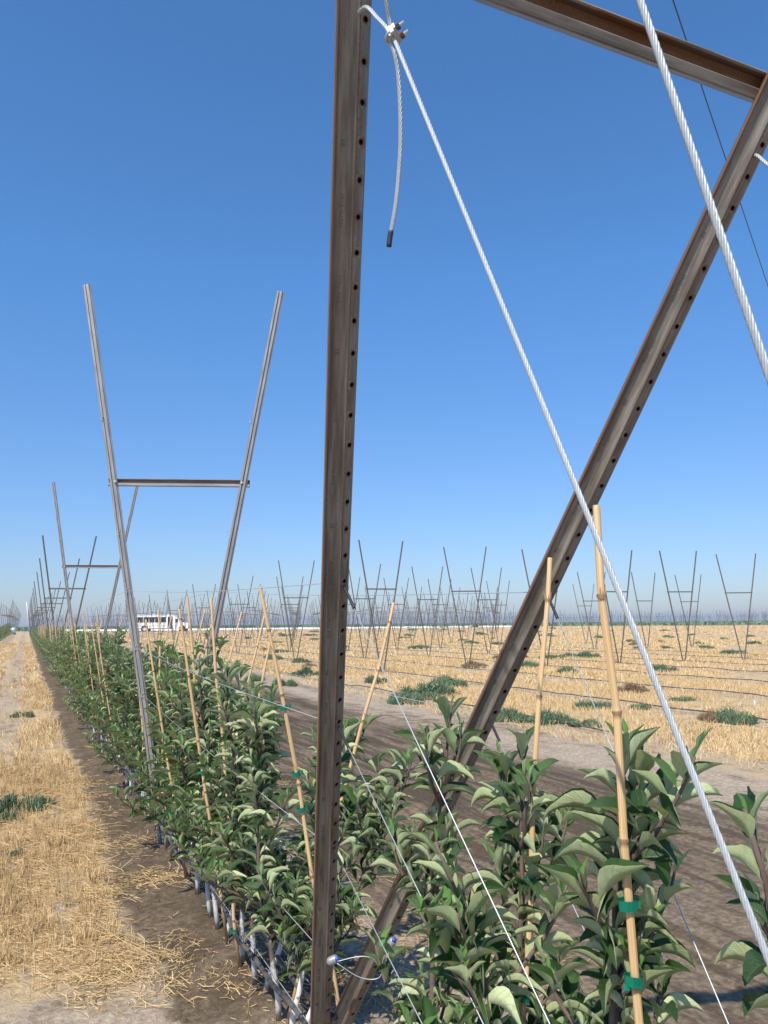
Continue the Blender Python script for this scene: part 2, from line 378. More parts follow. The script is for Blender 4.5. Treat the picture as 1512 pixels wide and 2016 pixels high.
# ------------------------------------------------------------------ V trellis frames
def unit(v): v = np.asarray(v, float); return v/np.linalg.norm(v)
X0 = 1.05
def leg_axes(P0, P1, twist):
    a = unit(np.array(P1)-np.array(P0)); U = unit(np.cross(a, (0, -1., 0)))*-1
    if U[0] < 0: U = -U
    W = unit(np.cross(a, U)); 
    if W[1] < 0: W = -W                      # W points away from the viewer side
    c, s = math.cos(twist), math.sin(twist)
    return a, U*c + W*s, W*c - U*s
END_PROF = [(-.036, .034), (-.037, .004), (-.0365, -.005), (-.0335, -.0065), (-.031, -.004), (-.0285, .0035), (-.0245, .0050), (-.004, .0050), (.001, .0036),
            (.007, -.0010), (.011, -.0015), (.0145, .0010)]
STRIP = [(.0145, .0010), (.0335, .0135)]
END_TAIL = [(.0335, .0135), (.037, .018), (.036, .034)]
def end_leg(parent, P0, P1, twist, label):
    a, U, W = leg_axes(P0, P1, twist); L = np.linalg.norm(np.array(P1)-P0); mb = MB(); P0 = np.array(P0)
    at = [.3, .5, 1., .9, .45, .15, .05, .03, .08, .25, .62, .70]
    mb.sweep(END_PROF, P0, P1, U, W, closed=False, at=at, segs=40)
    mb.sweep(END_TAIL+[END_PROF[0]], P0, P1, U, W, closed=False, at=[.35, .5, .5, .3], segs=10)
    # perforated strip: a square cell with a round hole every 76 mm
    pitch = .0762; n = int(L/pitch); s0 = np.array(STRIP[0]); s1 = np.array(STRIP[1]); wv = np.linalg.norm(s1-s0); hr = .0058
    def pt(s, l):
        p = s0+(s1-s0)*(s/wv); return P0 + a*l + U*p[0] + W*p[1]
    inw = W*.006
    for k in range(n):
        l0 = k*pitch; l1 = l0+pitch; lc = (l0+l1)/2; h = wv/2
        # plain pieces below and above the cell
        for (q0, q1) in ((l0, lc-h), (lc+h, l1)):
            mb.add([pt(0, q0), pt(wv, q0), pt(wv, q1), pt(0, q1)], [[0, 1, 2, 3]], at=[.62, .3, .3, .5], uv=[[.1, q0], [.12, q0], [.12, q1], [.1, q1]])
        N = 16; ang = np.arange(N)*2*np.pi/N+np.pi/N
        ring = [pt(h+hr*math.cos(t), lc+hr*math.sin(t)) for t in ang]
        ring2 = [pt(h+hr*2.1*math.cos(t), lc+hr*2.1*math.sin(t)) for t in ang]
        sq = []
        for t in ang:
            c, s = math.cos(t), math.sin(t); m = h/max(abs(c), abs(s)); sq.append(pt(h+m*c, lc+m*s))
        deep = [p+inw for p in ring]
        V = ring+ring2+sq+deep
        cor = [pt(0, lc-h), pt(wv, lc-h), pt(wv, lc+h), pt(0, lc+h)]
        Qs = [[i, i+N, (i+1) % N+N, (i+1) % N] for i in range(N)] + [[N+i, 2*N+i, 2*N+(i+1) % N, N+(i+1) % N] for i in range(N)] + [[i, (i+1) % N, 3*N+(i+1) % N, 3*N+i] for i in range(N)]
        rr = .75+.25*random.random()
        uvs = [[.11+.00*i, lc] for i in range(4*N)]
        uvs = [[float(h*0+.1+(hr*math.cos(ang[i % N]))*(1 if i < N else 2.1)), lc+hr*math.sin(ang[i % N])*(1 if i < N else 2.1)] for i in range(4*N)]
        mb.add(V, Qs, at=[.80]*N+[.42*rr]*N+[.28]*N+[-1]*N, uv=uvs)  # inner edge of the hole wall painted black as shade
        # corner fillers between the octagon-like ring and the square cell
        Vc = sq+cor; Tt = []
        for ci, (cxs, cys) in enumerate(((-1, -1), (1, -1), (1, 1), (-1, 1))):
            # the two ring points on either side of this corner
            best = sorted(range(N), key=lambda i: -(math.cos(ang[i])*cxs+math.sin(ang[i])*cys))[:2]
            i, j = best
            Tt.append([i, j, N+ci])
        mb.add(Vc, T=Tt, at=[.28]*N+[.38]*4, uv=[[.1, lc]]*(N+4))
    # black sheet inside, standing in for the shade seen through the holes
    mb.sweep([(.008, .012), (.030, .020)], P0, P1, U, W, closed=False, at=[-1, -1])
    # stamped lettering on the web
    words_ = ['End Post', 'Hort-Trel', '8S']; l = .35; k = 0
    while l < L-.2 and l < 3.4:
        cu = bpy.data.curves.new('t', 'FONT'); cu.body = words_[k % 3]; cu.size = .0140; cu.extrude = .0004; cu.space_character = 1.25; cu.align_y = 'CENTER'; k += 1
        to = bpy.data.objects.new('t', cu); COL.objects.link(to)
        bpy.context.view_layer.update()
        me = bpy.data.meshes.new_from_object(to.evaluated_get(bpy.context.evaluated_depsgraph_get()))
        vv = np.array([v.co[:] for v in me.vertices]); tr = []
        for p in me.polygons:
            pv_ = list(p.vertices); tr += [[pv_[0], pv_[j], pv_[j+1]] for j in range(1, len(pv_)-1)]
        bpy.data.objects.remove(to); bpy.data.curves.remove(cu)
        if len(vv): mb.add(P0 + a*(l+vv[:, :1]) + U*(-.014-vv[:, 1:2]) + W*(.0047-vv[:, 2:3]), T=tr, at=[-.42]*len(vv))
        l += .165 if k % 3 else .12
        bpy.data.meshes.remove(me)
    o = mb.build('leg', M['end_steel'], parent); o['label'] = label
    return a, U, W
CHAN = [(-.028, .030), (-.028, .0), (.028, .0), (.028, .030), (.025, .030), (.025, .003), (-.025, .003), (-.025, .030)]  # closed U
def leg_end(s, z): return np.array([X0+s*.178*z, 2.886-(.556 if s < 0 else .617)*z, z])
ef = empty('end_trellis', (0, 0, 0))
tag(ef, 'close rusty steel end frame leaning toward the viewer with perforated legs', 'trellis frame')
EA = {}
for s, nm, tw in ((-1, 'dark shaded perforated leg standing before the trees', -.30), (1, 'sunlit grey leg slanting up to the upper corner', -.52)):
    EA[s] = end_leg(ef, leg_end(s, -.3), leg_end(s, 3.78), tw, nm)
def crossbar(parent, A, B, up, back, mat, name='crossbar', scale=1.0, over=.06):
    A = np.array(A); B = np.array(B); d = unit(B-A); A = A-d*over; B = B+d*over
    mb = MB(); prof = [(-.028, .018), (-.029, -.012), (-.026, -.015), (-.008, -.014), (-.006, -.011), (-.005, .012), (.019, .012), (.022, -.010), (.026, -.012), (.029, -.008), (.029, .018)]
    mb.sweep(np.array(prof)*scale, A, B, up, back, closed=True, at=[.35, .25, .25, .3, .6, .7, .7, .6, .35, .3, .3], segs=12)
    return mb.build(name, mat, parent)
cA = leg_end(-1, 2.985)+np.array([0, .058, 0]); cB = leg_end(1, 2.875)+np.array([0, .058, 0])
bar_up = unit(leg_end(-1, 3)-leg_end(-1, 2)); bar_up = unit(bar_up-unit(cB-cA)*(bar_up@unit(cB-cA)))
back = unit(np.cross(bar_up, unit(cB-cA))); back = back if back[1] > 0 else -back
crossbar(ef, cA, cB, bar_up, back, M['end_steel'], scale=1.12)

LINE_PROF = [(-.0275, .022), (-.0275, -.002), (-.0265, -.004), (-.012, -.004), (-.0105, .0075), (-.0035, .0075), (-.002, -.004), (.015, -.004), (.0215, .006), (.0275, .008), (.0275, .022)]
H_T, H_C = 4.30, 2.70
def line_frame(detail):
    f = empty('v_trellis')
    a = .1787; P = {s: (np.array([s*.02, 0, -.1]), np.array([s*a*H_T, 0, H_T])) for s in (-1, 1)}
    if detail == 2:
        for s in (-1, 1):
            A_, U, W = leg_axes(P[s][0], P[s][1], 0.0)
            mb = MB(); mb.sweep(LINE_PROF, P[s][0], P[s][1], U, W, closed=True, at=[.3, .4, .45, .3, .5, .5, .35, .25, .4, .45, .4], segs=24)
            top = P[s][1]; n = len(LINE_PROF)
            mb.build('leg', M['line_steel'], f)
        A = np.array([-a*H_C, .028, H_C]); B = np.array([a*H_C, .028, H_C])
        crossbar(f, A, B, np.array([0, 0, 1.]), np.array([0, 1., 0]), M['line_steel'])
        for s in (-1, 1):
            mb = MB(); mb.tube([[s*a*H_C, -.016, H_C], [s*a*H_C, .004, H_C]], .010, 6); mb.build('bolt', M['bolt'], f)
            for hz in (1.08, 1.43, 1.86, 2.30, 3.2):
                mc = MB(); x = s*a*hz-.03
                mc.tube([[x+.012, -.006, hz+.018], [x, -.012, hz+.014], [x-.006, -.010, hz], [x, -.012, hz-.012], [x+.010, -.008, hz-.014]], .0022, 5)
                mc.build('wire_clip', M['bolt'], f)
    else:
        rr = .021 if detail == 1 else .024
        for s in (-1, 1):
            mb = MB(); A_, U, W = leg_axes(P[s][0], P[s][1], 0.0)
            mb.sweep([(-rr, -.015), (-.004, -.019), (.006, -.008), (rr, -.013), (rr, .015), (-rr, .015)], P[s][0], P[s][1], U, W, closed=True, at=[.2]*6, segs=4)
            mb.build('leg', M['far_steel'], f)
        mb = MB(); mb.box([0, .02, H_C], [2*a*H_C+.10, .02, .045]); mb.build('crossbar', M['far_steel'], f)
    return f
HI = line_frame(2); LO = line_frame(1)
def joined_far():
    mb = MB(); a = .1787
    for s in (-1, 1):
        P0 = np.array([s*.02, 0, -.3]); P1 = np.array([s*a*H_T, 0, H_T]); A_, U, W = leg_axes(P0, P1, 0.0)
        mb.sweep([(-.022, -.015), (.022, -.013), (.022, .015), (-.022, .015)], P0, P1, U, W, closed=True)
    mb.box([0, .02, H_C], [2*a*H_C+.10, .02, .045]); return mb
FARMB = joined_far(); FAR = FARMB.build('v_trellis', M['far_steel'])
used = {'HI': False, 'LO': False, 'FAR': False}
frame_count = [0]
def place_frame(kind, x, y, rz, label, group, tilt=0.0, sc_=1.0):
    proto = {'HI': HI, 'LO': LO, 'FAR': FAR}[kind]
    o = proto if not used[kind] else copy_tree(proto)
    used[kind] = True
    o.location = (x, y, float(rise(x, y))); o.rotation_euler = (tilt, 0, rz); o.scale = (1, 1, sc_)
    tag(o, label, 'trellis frame', group); frame_count[0] += 1
    return o
MAINF = [(1.03, 6.07, -.325), (1.077, 15.56, -.255), (1.07, 25.2, -.225), (1.109, 34.0, -.26), (1.125, 42.7, -.16)]
g_main = 'V frames along the row of young apple trees'
ml = ['tall steel V frame with two full-length bare legs rising from the leafy row',
      'second V frame of the tree row, its crossbar just below the bigger frame’s legs',
      'third V frame of the tree row, half hidden behind the second',
      'fourth V frame of the tree row, thin legs above the trees',
      'fifth V frame of the tree row, close before the crowd of legs']
for i, (x, y, ph) in enumerate(MAINF):
    place_frame('HI' if i < 2 else 'LO', x, y, ph, ml[i].replace('’', "'"), g_main)
for k in range(5, 14):
    place_frame('LO' if k < 8 else 'FAR', 1.12+random.uniform(-.06, .06), 42.7+9.2*(k-4), -.2+random.uniform(-.05, .05), 'small distant V frame in the crowded end of the tree row', g_main)
g_left = 'V frames of the neighbouring row beyond the stubble lane'
for k in range(9, 26):
    place_frame('FAR', -2.15+random.uniform(-.06, .06), 6+9.4*k, -.2+random.uniform(-.05, .05), 'far V frame of the next planted row beyond the stubble lane', g_left)
for k in range(15, 26):
    place_frame('FAR', 1.1+random.uniform(-.06, .06), 42.7+9.2*(k-4)+8, -.2, 'small distant V frame in the crowded end of the tree row', g_main)

# nearest frames standing in the stubble field, where the photograph has them: base pixel, yaw
NEARF = [((1220, 1307), -.10, 'V frame of thin dark legs just beyond the thick bamboo stake'), ((1347, 1304), -.30, 'V frame whose legs cross a smaller V frame behind it'),
         ((1464, 1299), -.62, 'lone V frame standing farthest out in the open stubble'), ((1075, 1311), -.9, 'V frame half hidden behind the slanting sunlit end leg'),
         ((921, 1315), -.45, 'V frame of the field with its base at a clod beside the green weed'), ((753, 1325), -.1, 'tallest V frame of the stubble field, just past the dark end leg'),
         ((582, 1303), -.35, 'V frame in the stubble between the bare-legged frame and the dark end leg'), ((1171, 1281), -.45, 'V frame of the second rank behind the thick bamboo stake'),
         ((1363, 1275), -.5, 'smaller V frame seen between the legs of a bigger one'), ((1274, 1279), -.15, 'narrow V frame standing alone before the hazy horizon'),
         ((962, 1289), -.4, 'V frame of the second rank beside the slanting end leg'), ((844, 1292), -.3, 'V frame of the second rank in the middle of the stubble'),
         ((718, 1297), -.2, 'V frame of the second rank close to the dark end leg'), ((1154, 1267), -.5, 'V frame of the third rank behind the thick bamboo stake'),
         ((984, 1273), -.4, 'V frame of the third rank beside the slanting end leg')]
near_xy = []
g_field = 'bare V frames standing in the stubble field'
for (px, ph, lb) in NEARF:
    p = at_z(*px); near_xy.append((p[0], p[1]))
    place_frame('LO', p[0], p[1], ph, lb, g_field, tilt=random.uniform(-.015, .015))
rows = []
for i in range(3, 60):
    for j in range(0, 60):
        x = 1.05+3.2*i; y = 23.4+9.7*j
        rows.append((x, y))
cand = []
for (x, y) in rows:
    if any(math.hypot(x-a_, y-b_) < 4.5 for a_, b_ in near_xy): continue
    px, py, d = proj((x, y, 1.5))
    if d > 146 or d < 20: continue
    if px > 1010 or px < -10: continue
    if x < 9 and y < 60: continue
    if x > 33 and y < 40: continue
    cand.append((d, x, y))
cand.sort()
nf = 0
for d, x, y in cand:
    if frame_count[0] >= 235: break
    place_frame('LO' if d < 60 else 'FAR', x+random.uniform(-.15, .15), y+random.uniform(-.4, .4), random.gauss(-.3, .12),
                'slender bare V frame among many in the middle of the stubble field' if d < 75 else 'small hazy V frame deep in the stubble field', g_field, tilt=random.gauss(0, .012))
    nf += 1
rest_in = [c for c in cand[nf:]]
# beyond the service road: a block seen as one mass
V0 = np.concatenate(FARMB.v); Q0 = np.concatenate(FARMB.q); Vs = []; Qs = []; nn = 0; far_in = 0
def far_spots():
    for d, x, y in rest_in: yield x, y
    for i in range(-40, 240):
        for j in range(0, 64):
            x = 1.05+3.2*i; y = 40+9.7*j
            px, py, d = proj((x, y, 1.5))
            if d < 165 or d > 560 or px < 60 or px > 1600: continue
            if px > 1000 and d < 205: continue
            if random.random() < (.45 if d < 235 else .62 if d < 340 else .86): continue
            yield x, y
for x, y in far_spots():
    ph = random.gauss(-.25, .15); c, s = math.cos(ph), math.sin(ph); x += random.uniform(-.3, .3); y += random.uniform(-1.5, 1.5)
    R = np.array([[c, -s, 0], [s, c, 0], [0, 0, 1]]); sz = random.uniform(.86, 1.04)
    Vs.append((V0*[1, 1, sz])@R.T+[x, y, float(rise(x, y))]); Qs.append(Q0+nn); nn += len(V0)
o = mesh_np('distant_trellises', np.concatenate(Vs), np.concatenate(Qs), M['far_steel'])
tag(o, 'hazy comb of countless V frames along the horizon beyond the service road', 'trellis frames', kind='stuff')

# ------------------------------------------------------------------ cables and wires
ANCH = np.array([.9, .186, 0.0])
def resample(P, step):
    P = np.asarray(P, float); d = np.concatenate([[0], np.cumsum(np.linalg.norm(np.diff(P, axis=0), axis=1))])
    n = max(2, int(d[-1]/step)+1); t = np.linspace(0, d[-1], n)
    return np.stack([np.interp(t, d, P[:, k]) for k in range(3)], 1)
def smooth_path(P, n=12):
    P = [np.array(p, float) for p in P]; P = [2*P[0]-P[1]]+P+[2*P[-1]-P[-2]]; out = []
    for i in range(1, len(P)-2):
        for t in np.linspace(0, 1, n, endpoint=False):
            a, b, c, d = P[i-1], P[i], P[i+1], P[i+2]
            out.append(.5*((2*b)+(-a+c)*t+(2*a-5*b+4*c-d)*t*t+(-a+3*b-3*c+d)*t**3))
    out.append(P[-2]); return np.array(out)
def rope(mb, P, R=.0043, lay=.060, strands=6, step=.0045, nseg=6):
    P = resample(P, step); m = len(P)
    T = np.gradient(P, axis=0); T /= np.linalg.norm(T, axis=1)[:, None]
    a = np.cross(T[0], [0, 1., .2]); a /= np.linalg.norm(a); A = []; B = []
    for i in range(m):
        a = a-T[i]*(a@T[i]); a /= np.linalg.norm(a); A.append(a); B.append(np.cross(T[i], a))
    A = np.array(A); B = np.array(B); L = np.arange(m)*step
    rs = R*.375; rc = R-rs*.95
    for k in range(strands):
        ph = 2*np.pi*(L/lay+k/strands)
        mb.tube(P+rc*(np.cos(ph)[:, None]*A+np.sin(ph)[:, None]*B), rs, nseg, caps=True)
    mb.tube(P, R*.45, 5)
def cable(name, label, pts, parent=None, **kw):
    mb = MB(); rope(mb, pts, **kw); o = mb.build(name, M['cable'], parent, smooth=True); return o
Ttop = np.array([.395, .80, 3.62])
nc = empty('anchor_cable'); tag(nc, 'thickest white twisted steel cable slanting down across the upper corner, close to the viewer', 'cable', 'guy cables of the end frame')
cable('cable_run', None, [ANCH+[0, .012, 0], Ttop+(ANCH+[0, .012, 0]-Ttop)*.0], nc)
K = np.array([.588, 1.220, 2.726])
lc = empty('anchor_cable'); tag(lc, 'white twisted cable from the U-bolt clamp down to the lower corner', 'cable', 'guy cables of the end frame')
cable('cable_run', None, [ANCH, K], lc)
cable('cable_loop', None, smooth_path([(.553, 1.315, 2.836), (.560, 1.283, 2.828), (.569, 1.253, 2.785), (.580, 1.227, 2.742), (.586, 1.224, 2.715)], 10), lc)
cable('cable_loop', None, smooth_path([K, (.580, 1.219, 2.756), (.569, 1.208, 2.787), (.557, 1.194, 2.837), (.540, 1.19, 2.92), (.49, 1.19, 3.03)], 10), lc)
cable('loose_tail', None, smooth_path([(.586, 1.224, 2.715), (.592, 1.222, 2.69), (.600, 1.225, 2.658), (.607, 1.231, 2.60), (.612, 1.241, 2.522), (.612, 1.252, 2.454), (.609, 1.262, 2.395), (.604, 1.273, 2.347)], 10), lc)
mb = MB(); mb.tube(smooth_path([(.6045, 1.2722, 2.352), (.603, 1.275, 2.337), (.602, 1.277, 2.322)], 4), .0052, 10); mb.build('black_end_sleeve', M['black'], lc, smooth=True)
rc_ = empty('anchor_cable'); tag(rc_, 'short bit of white cable poking from a hole high in the slanting leg', 'cable', 'guy cables of the end frame')
cable('cable_run', None, smooth_path([(1.552, 1.205, 2.72), (1.551, 1.192, 2.708), (1.548, 1.166, 2.67), (1.552, 1.12, 2.61), (1.54, 1.08, 2.52)], 10), rc_)
cable('cable_run', None, [(1.54, 1.08, 2.52), (.915, .19, 0)], rc_, step=.02)
# U-bolt clamp
cl = empty('cable_clamp', tuple(K)); tag(cl, 'galvanized U-bolt clamp with a rusty nut joining the white cables', 'cable clamp')
def to_px_basis(): return RGT, UPV, FWD
R_, U_, F_ = to_px_basis()
ax = unit(R_*.80+U_*.42-F_*.25); ax2 = unit(np.array([.588, 1.22, 2.726])-ANCH); side = unit(np.cross(ax, ax2))
mb = MB(); Rm = np.stack([ax, side, ax2], 1)
mb.box(ax*.004, (.010, .030, .018), Rm); mb.box(-ax*.002+ax2*.004, (.008, .022, .026), Rm); mb.box(ax*.0095, (.004, .036, .013), Rm)
mb.build('saddle', M['bolt'], cl)
mb = MB(); ub = []
for t in np.linspace(math.pi, 2*math.pi, 12): ub.append(ax*(-.004+.0105*math.sin(t))+side*(.0105*math.cos(t)))
ub = [ax*.030-side*.0105]+ub+[ax*.030+side*.0105]
mb.tube(ub, .0032, 8); mb.build('u_bolt', M['bolt'], cl, smooth=True)
for s, mt in ((-1, 'rusty'), (1, 'stamp')):
    mb = MB(); c0 = side*.0105*s; mb.tube([c0+ax*.0125, c0+ax*.020], .0068, 6); o = mb.build('nut', M[mt], cl)
# trellis wires: pass through the legs of the frames, then through a sleeve down to the anchor
def frame_pt(i, s, z):
    x, y, ph = MAINF[i] if i < len(MAINF) else (1.12, 42.7+9.2*(i-4), -.2)
    r = .1787*z*s; return np.array([x+r*math.cos(ph), y+r*math.sin(ph), z+float(rise(x, y))])
WL = [(-1, 1.694, 1.86, 'top'), (-1, 1.297, 1.43, 'second'), (-1, .898, 1.08, 'third'), (-1, .484, .66, 'lowest'), (1, 1.675, 1.85, 'top'), (1, 1.308, 1.40, 'second'), (1, .525, .66, 'lowest')]
g_w = 'trellis wires strung along the tree row'
def strip_pt(s, z):
    a, U, W = EA[s]; p = leg_end(s, z); return p + U*.022 + W*.0055, a, U, W
for s, z0, z1, nm in WL:
    hp, a, U, W = strip_pt(s, z0)
    root = empty('trellis_wire')
    tag(root, f'{nm} thin wire on the {"dark shaded" if s < 0 else "slanting sunlit"} end leg, running along the tree row', 'wire', g_w)
    pts = [hp-W*.004, leg_end(s, z0)+W*.03]
    for i in range(0, 12):
        q = frame_pt(i, s, z1 if i else z1)+np.array([-.02 if s < 0 else -.02, 0, 0]); q0 = pts[-1]
        for t in (.25, .5, .75): pts.append(q0+(q-q0)*t-np.array([0, 0, .02*math.sin(math.pi*t)]))
        pts.append(q)
    mb = MB(); mb.tube(pts, [.0013]*8+[.0016]*(len(pts)-8), 5); mb.build('wire_run', M['wire'], root, smooth=True)
    if nm == 'lowest': continue
    # black sleeve and the tail to the anchor
    d = unit(ANCH-hp); out = unit(-W*.9+U*.3)
    e = hp+out*.006+d*.082
    mb = MB(); mb.tube(smooth_path([hp+W*.012, hp+out*.004+d*.006, hp+out*.008+d*.03, e], 6), .0042, 10)
    mb.build('black_sleeve', M['black'], root, smooth=True)
    mb = MB(); pts = [e-d*.01]+[e+(ANCH-e)*t-np.array([0, 0, .006*math.sin(math.pi*t)]) for t in (.2, .4, .6, .8)]+[ANCH]
    mb.tube(pts, .0014, 6); mb.build('anchor_tail', M['wire'], root, smooth=True)
# wire grippers with loops
for c, lp, lb, blue in ((( .987, 2.59, .489), [(.994, 2.564, .493), (1.048, 2.537, .507), (1.086, 2.519, .507), (1.118, 2.508, .488), (1.13, 2.507, .46), (1.12, 2.514, .438), (1.09, 2.529, .434), (1.051, 2.545, .447), (.994, 2.566, .486)],
      'silver wire gripper with a big wire loop low on the dark end leg', 1), ((1.171, 2.521, .535), [(1.168, 2.511, .530), (1.146, 2.517, .505), (1.138, 2.523, .471), (1.147, 2.523, .448), (1.164, 2.516, .442), (1.174, 2.51, .454)],
      'silver wire gripper with a small wire loop low on the slanting end leg', 0)):
    g = empty('wire_gripper', c); tag(g, lb, 'wire gripper', 'wire grippers')
    mb = MB(); ax = unit(R_*(.85 if blue else .55)+U_*(.35 if blue else .8)); P = [ax*t for t in np.linspace(-.021, .021, 13)]
    mb.tube(P, [.004, .0095, .0125, .014, .0145, .0145, .0145, .0145, .0145, .014, .0125, .0095, .005], 12); mb.build('gripper_body', M['grip'], g, smooth=True)
    mb = MB(); mb.tube([ax*.012-F_*.004, ax*.023-F_*.004], [.010, .0065], 10); mb.build('blue_insert', M['blue'], g, smooth=True)
    mb = MB(); P = smooth_path([np.array(q)-np.array(c) for q in lp], 8); mb.tube(P, .0014, 6); mb.build('wire_loop', M['wire'], g, smooth=True)
# overhead line
mb = MB(); P0 = np.array([2.2, 3.1, 8.62]); P1 = np.array([42., 28.9, 8.5]); d = P1-P0
mb.tube([P0+d*t-np.array([0, 0, .15*math.sin(math.pi*t)]) for t in np.linspace(0, 1, 14)], .0075, 5)
tag(mb.build('overhead_line', M['black'], smooth=True), 'thin dark overhead line crossing the sky behind the crossbar', 'overhead line')

# ------------------------------------------------------------------ apple trees
def leaves_np(P, az, th, L, Wd, kap, fold, tw, age, rnd, nu=8, nv=4, serr=0.0, flat=0.0):
    N = len(P); u = np.linspace(0, 1, nu+1); v = np.linspace(-1, 1, nv+1)
    eo = np.stack([np.cos(az), np.sin(az), np.zeros(N)], 1); es = np.stack([-np.sin(az), np.cos(az), np.zeros(N)], 1); ez = np.array([0, 0, 1.])
    theta = th[:, None]-kap[:, None]*(np.clip((u-.12)/.88, 0, 1)**1.15)[None]
    tx = np.cos(theta); tz = np.sin(theta); du = L[:, None]/nu
    cx = np.concatenate([np.zeros((N, 1)), np.cumsum((tx[:, 1:]+tx[:, :-1])/2*du, 1)], 1)
    cz = np.concatenate([np.zeros((N, 1)), np.cumsum((tz[:, 1:]+tz[:, :-1])/2*du, 1)], 1)
    C = P[:, None]+cx[..., None]*eo[:, None]+cz[..., None]*ez
    nrm = -tz[..., None]*eo[:, None]+tx[..., None]*ez
    ct, st = np.cos(tw)[:, None, None], np.sin(tw)[:, None, None]
    S = es[:, None]*ct+nrm*st; Nn = nrm*ct-es[:, None]*st
    pet = .20
    b = np.clip((u-pet)/(1-pet), 0, 1); wshape = np.where(u < pet, .045, .045+np.sin(np.pi*b**.80)**.85*(1-.35*b))
    wshape[-1] = .01
    wd = Wd[:, None]/2*wshape[None]
    sj = np.ones((nu+1, nv+1))
    if serr: 
        sj[:, 0] += serr*((np.arange(nu+1) % 2)*2-1); sj[:, -1] += serr*((np.arange(nu+1) % 2)*2-1)
    lat = wd[:, :, None]*v[None, None]*sj[None]
    f = fold[:, None, None]
    wave = .20*np.sin(u*11+rnd[:, None]*9)[:, :, None]*np.abs(v)[None, None]*wd[:, :, None]
    fv = f*(.55+.45*np.abs(v)[None, None]); up = wd[:, :, None]*np.abs(v)[None, None]*np.sin(fv)+wave
    V = C[:, :, None]+S[:, :, None]*(lat*np.cos(fv))[..., None]+Nn[:, :, None]*up[..., None]
    V = V.reshape(-1, 3); st_ = (nu+1)*(nv+1)
    i = np.arange(nu)[:, None]*(nv+1); k = np.arange(nv)[None]
    q = np.stack([i+k, i+nv+1+k, i+nv+2+k, i+k+1], -1).reshape(-1, 4)
    Q = (np.arange(N)[:, None, None]*st_+q[None]).reshape(-1, 4)
    uv = np.tile(np.stack(np.broadcast_arrays(b[:, None], v[None]), -1).reshape(-1, 2), (N, 1))
    return V, Q, uv, np.repeat(age, st_), np.repeat(rnd, st_)

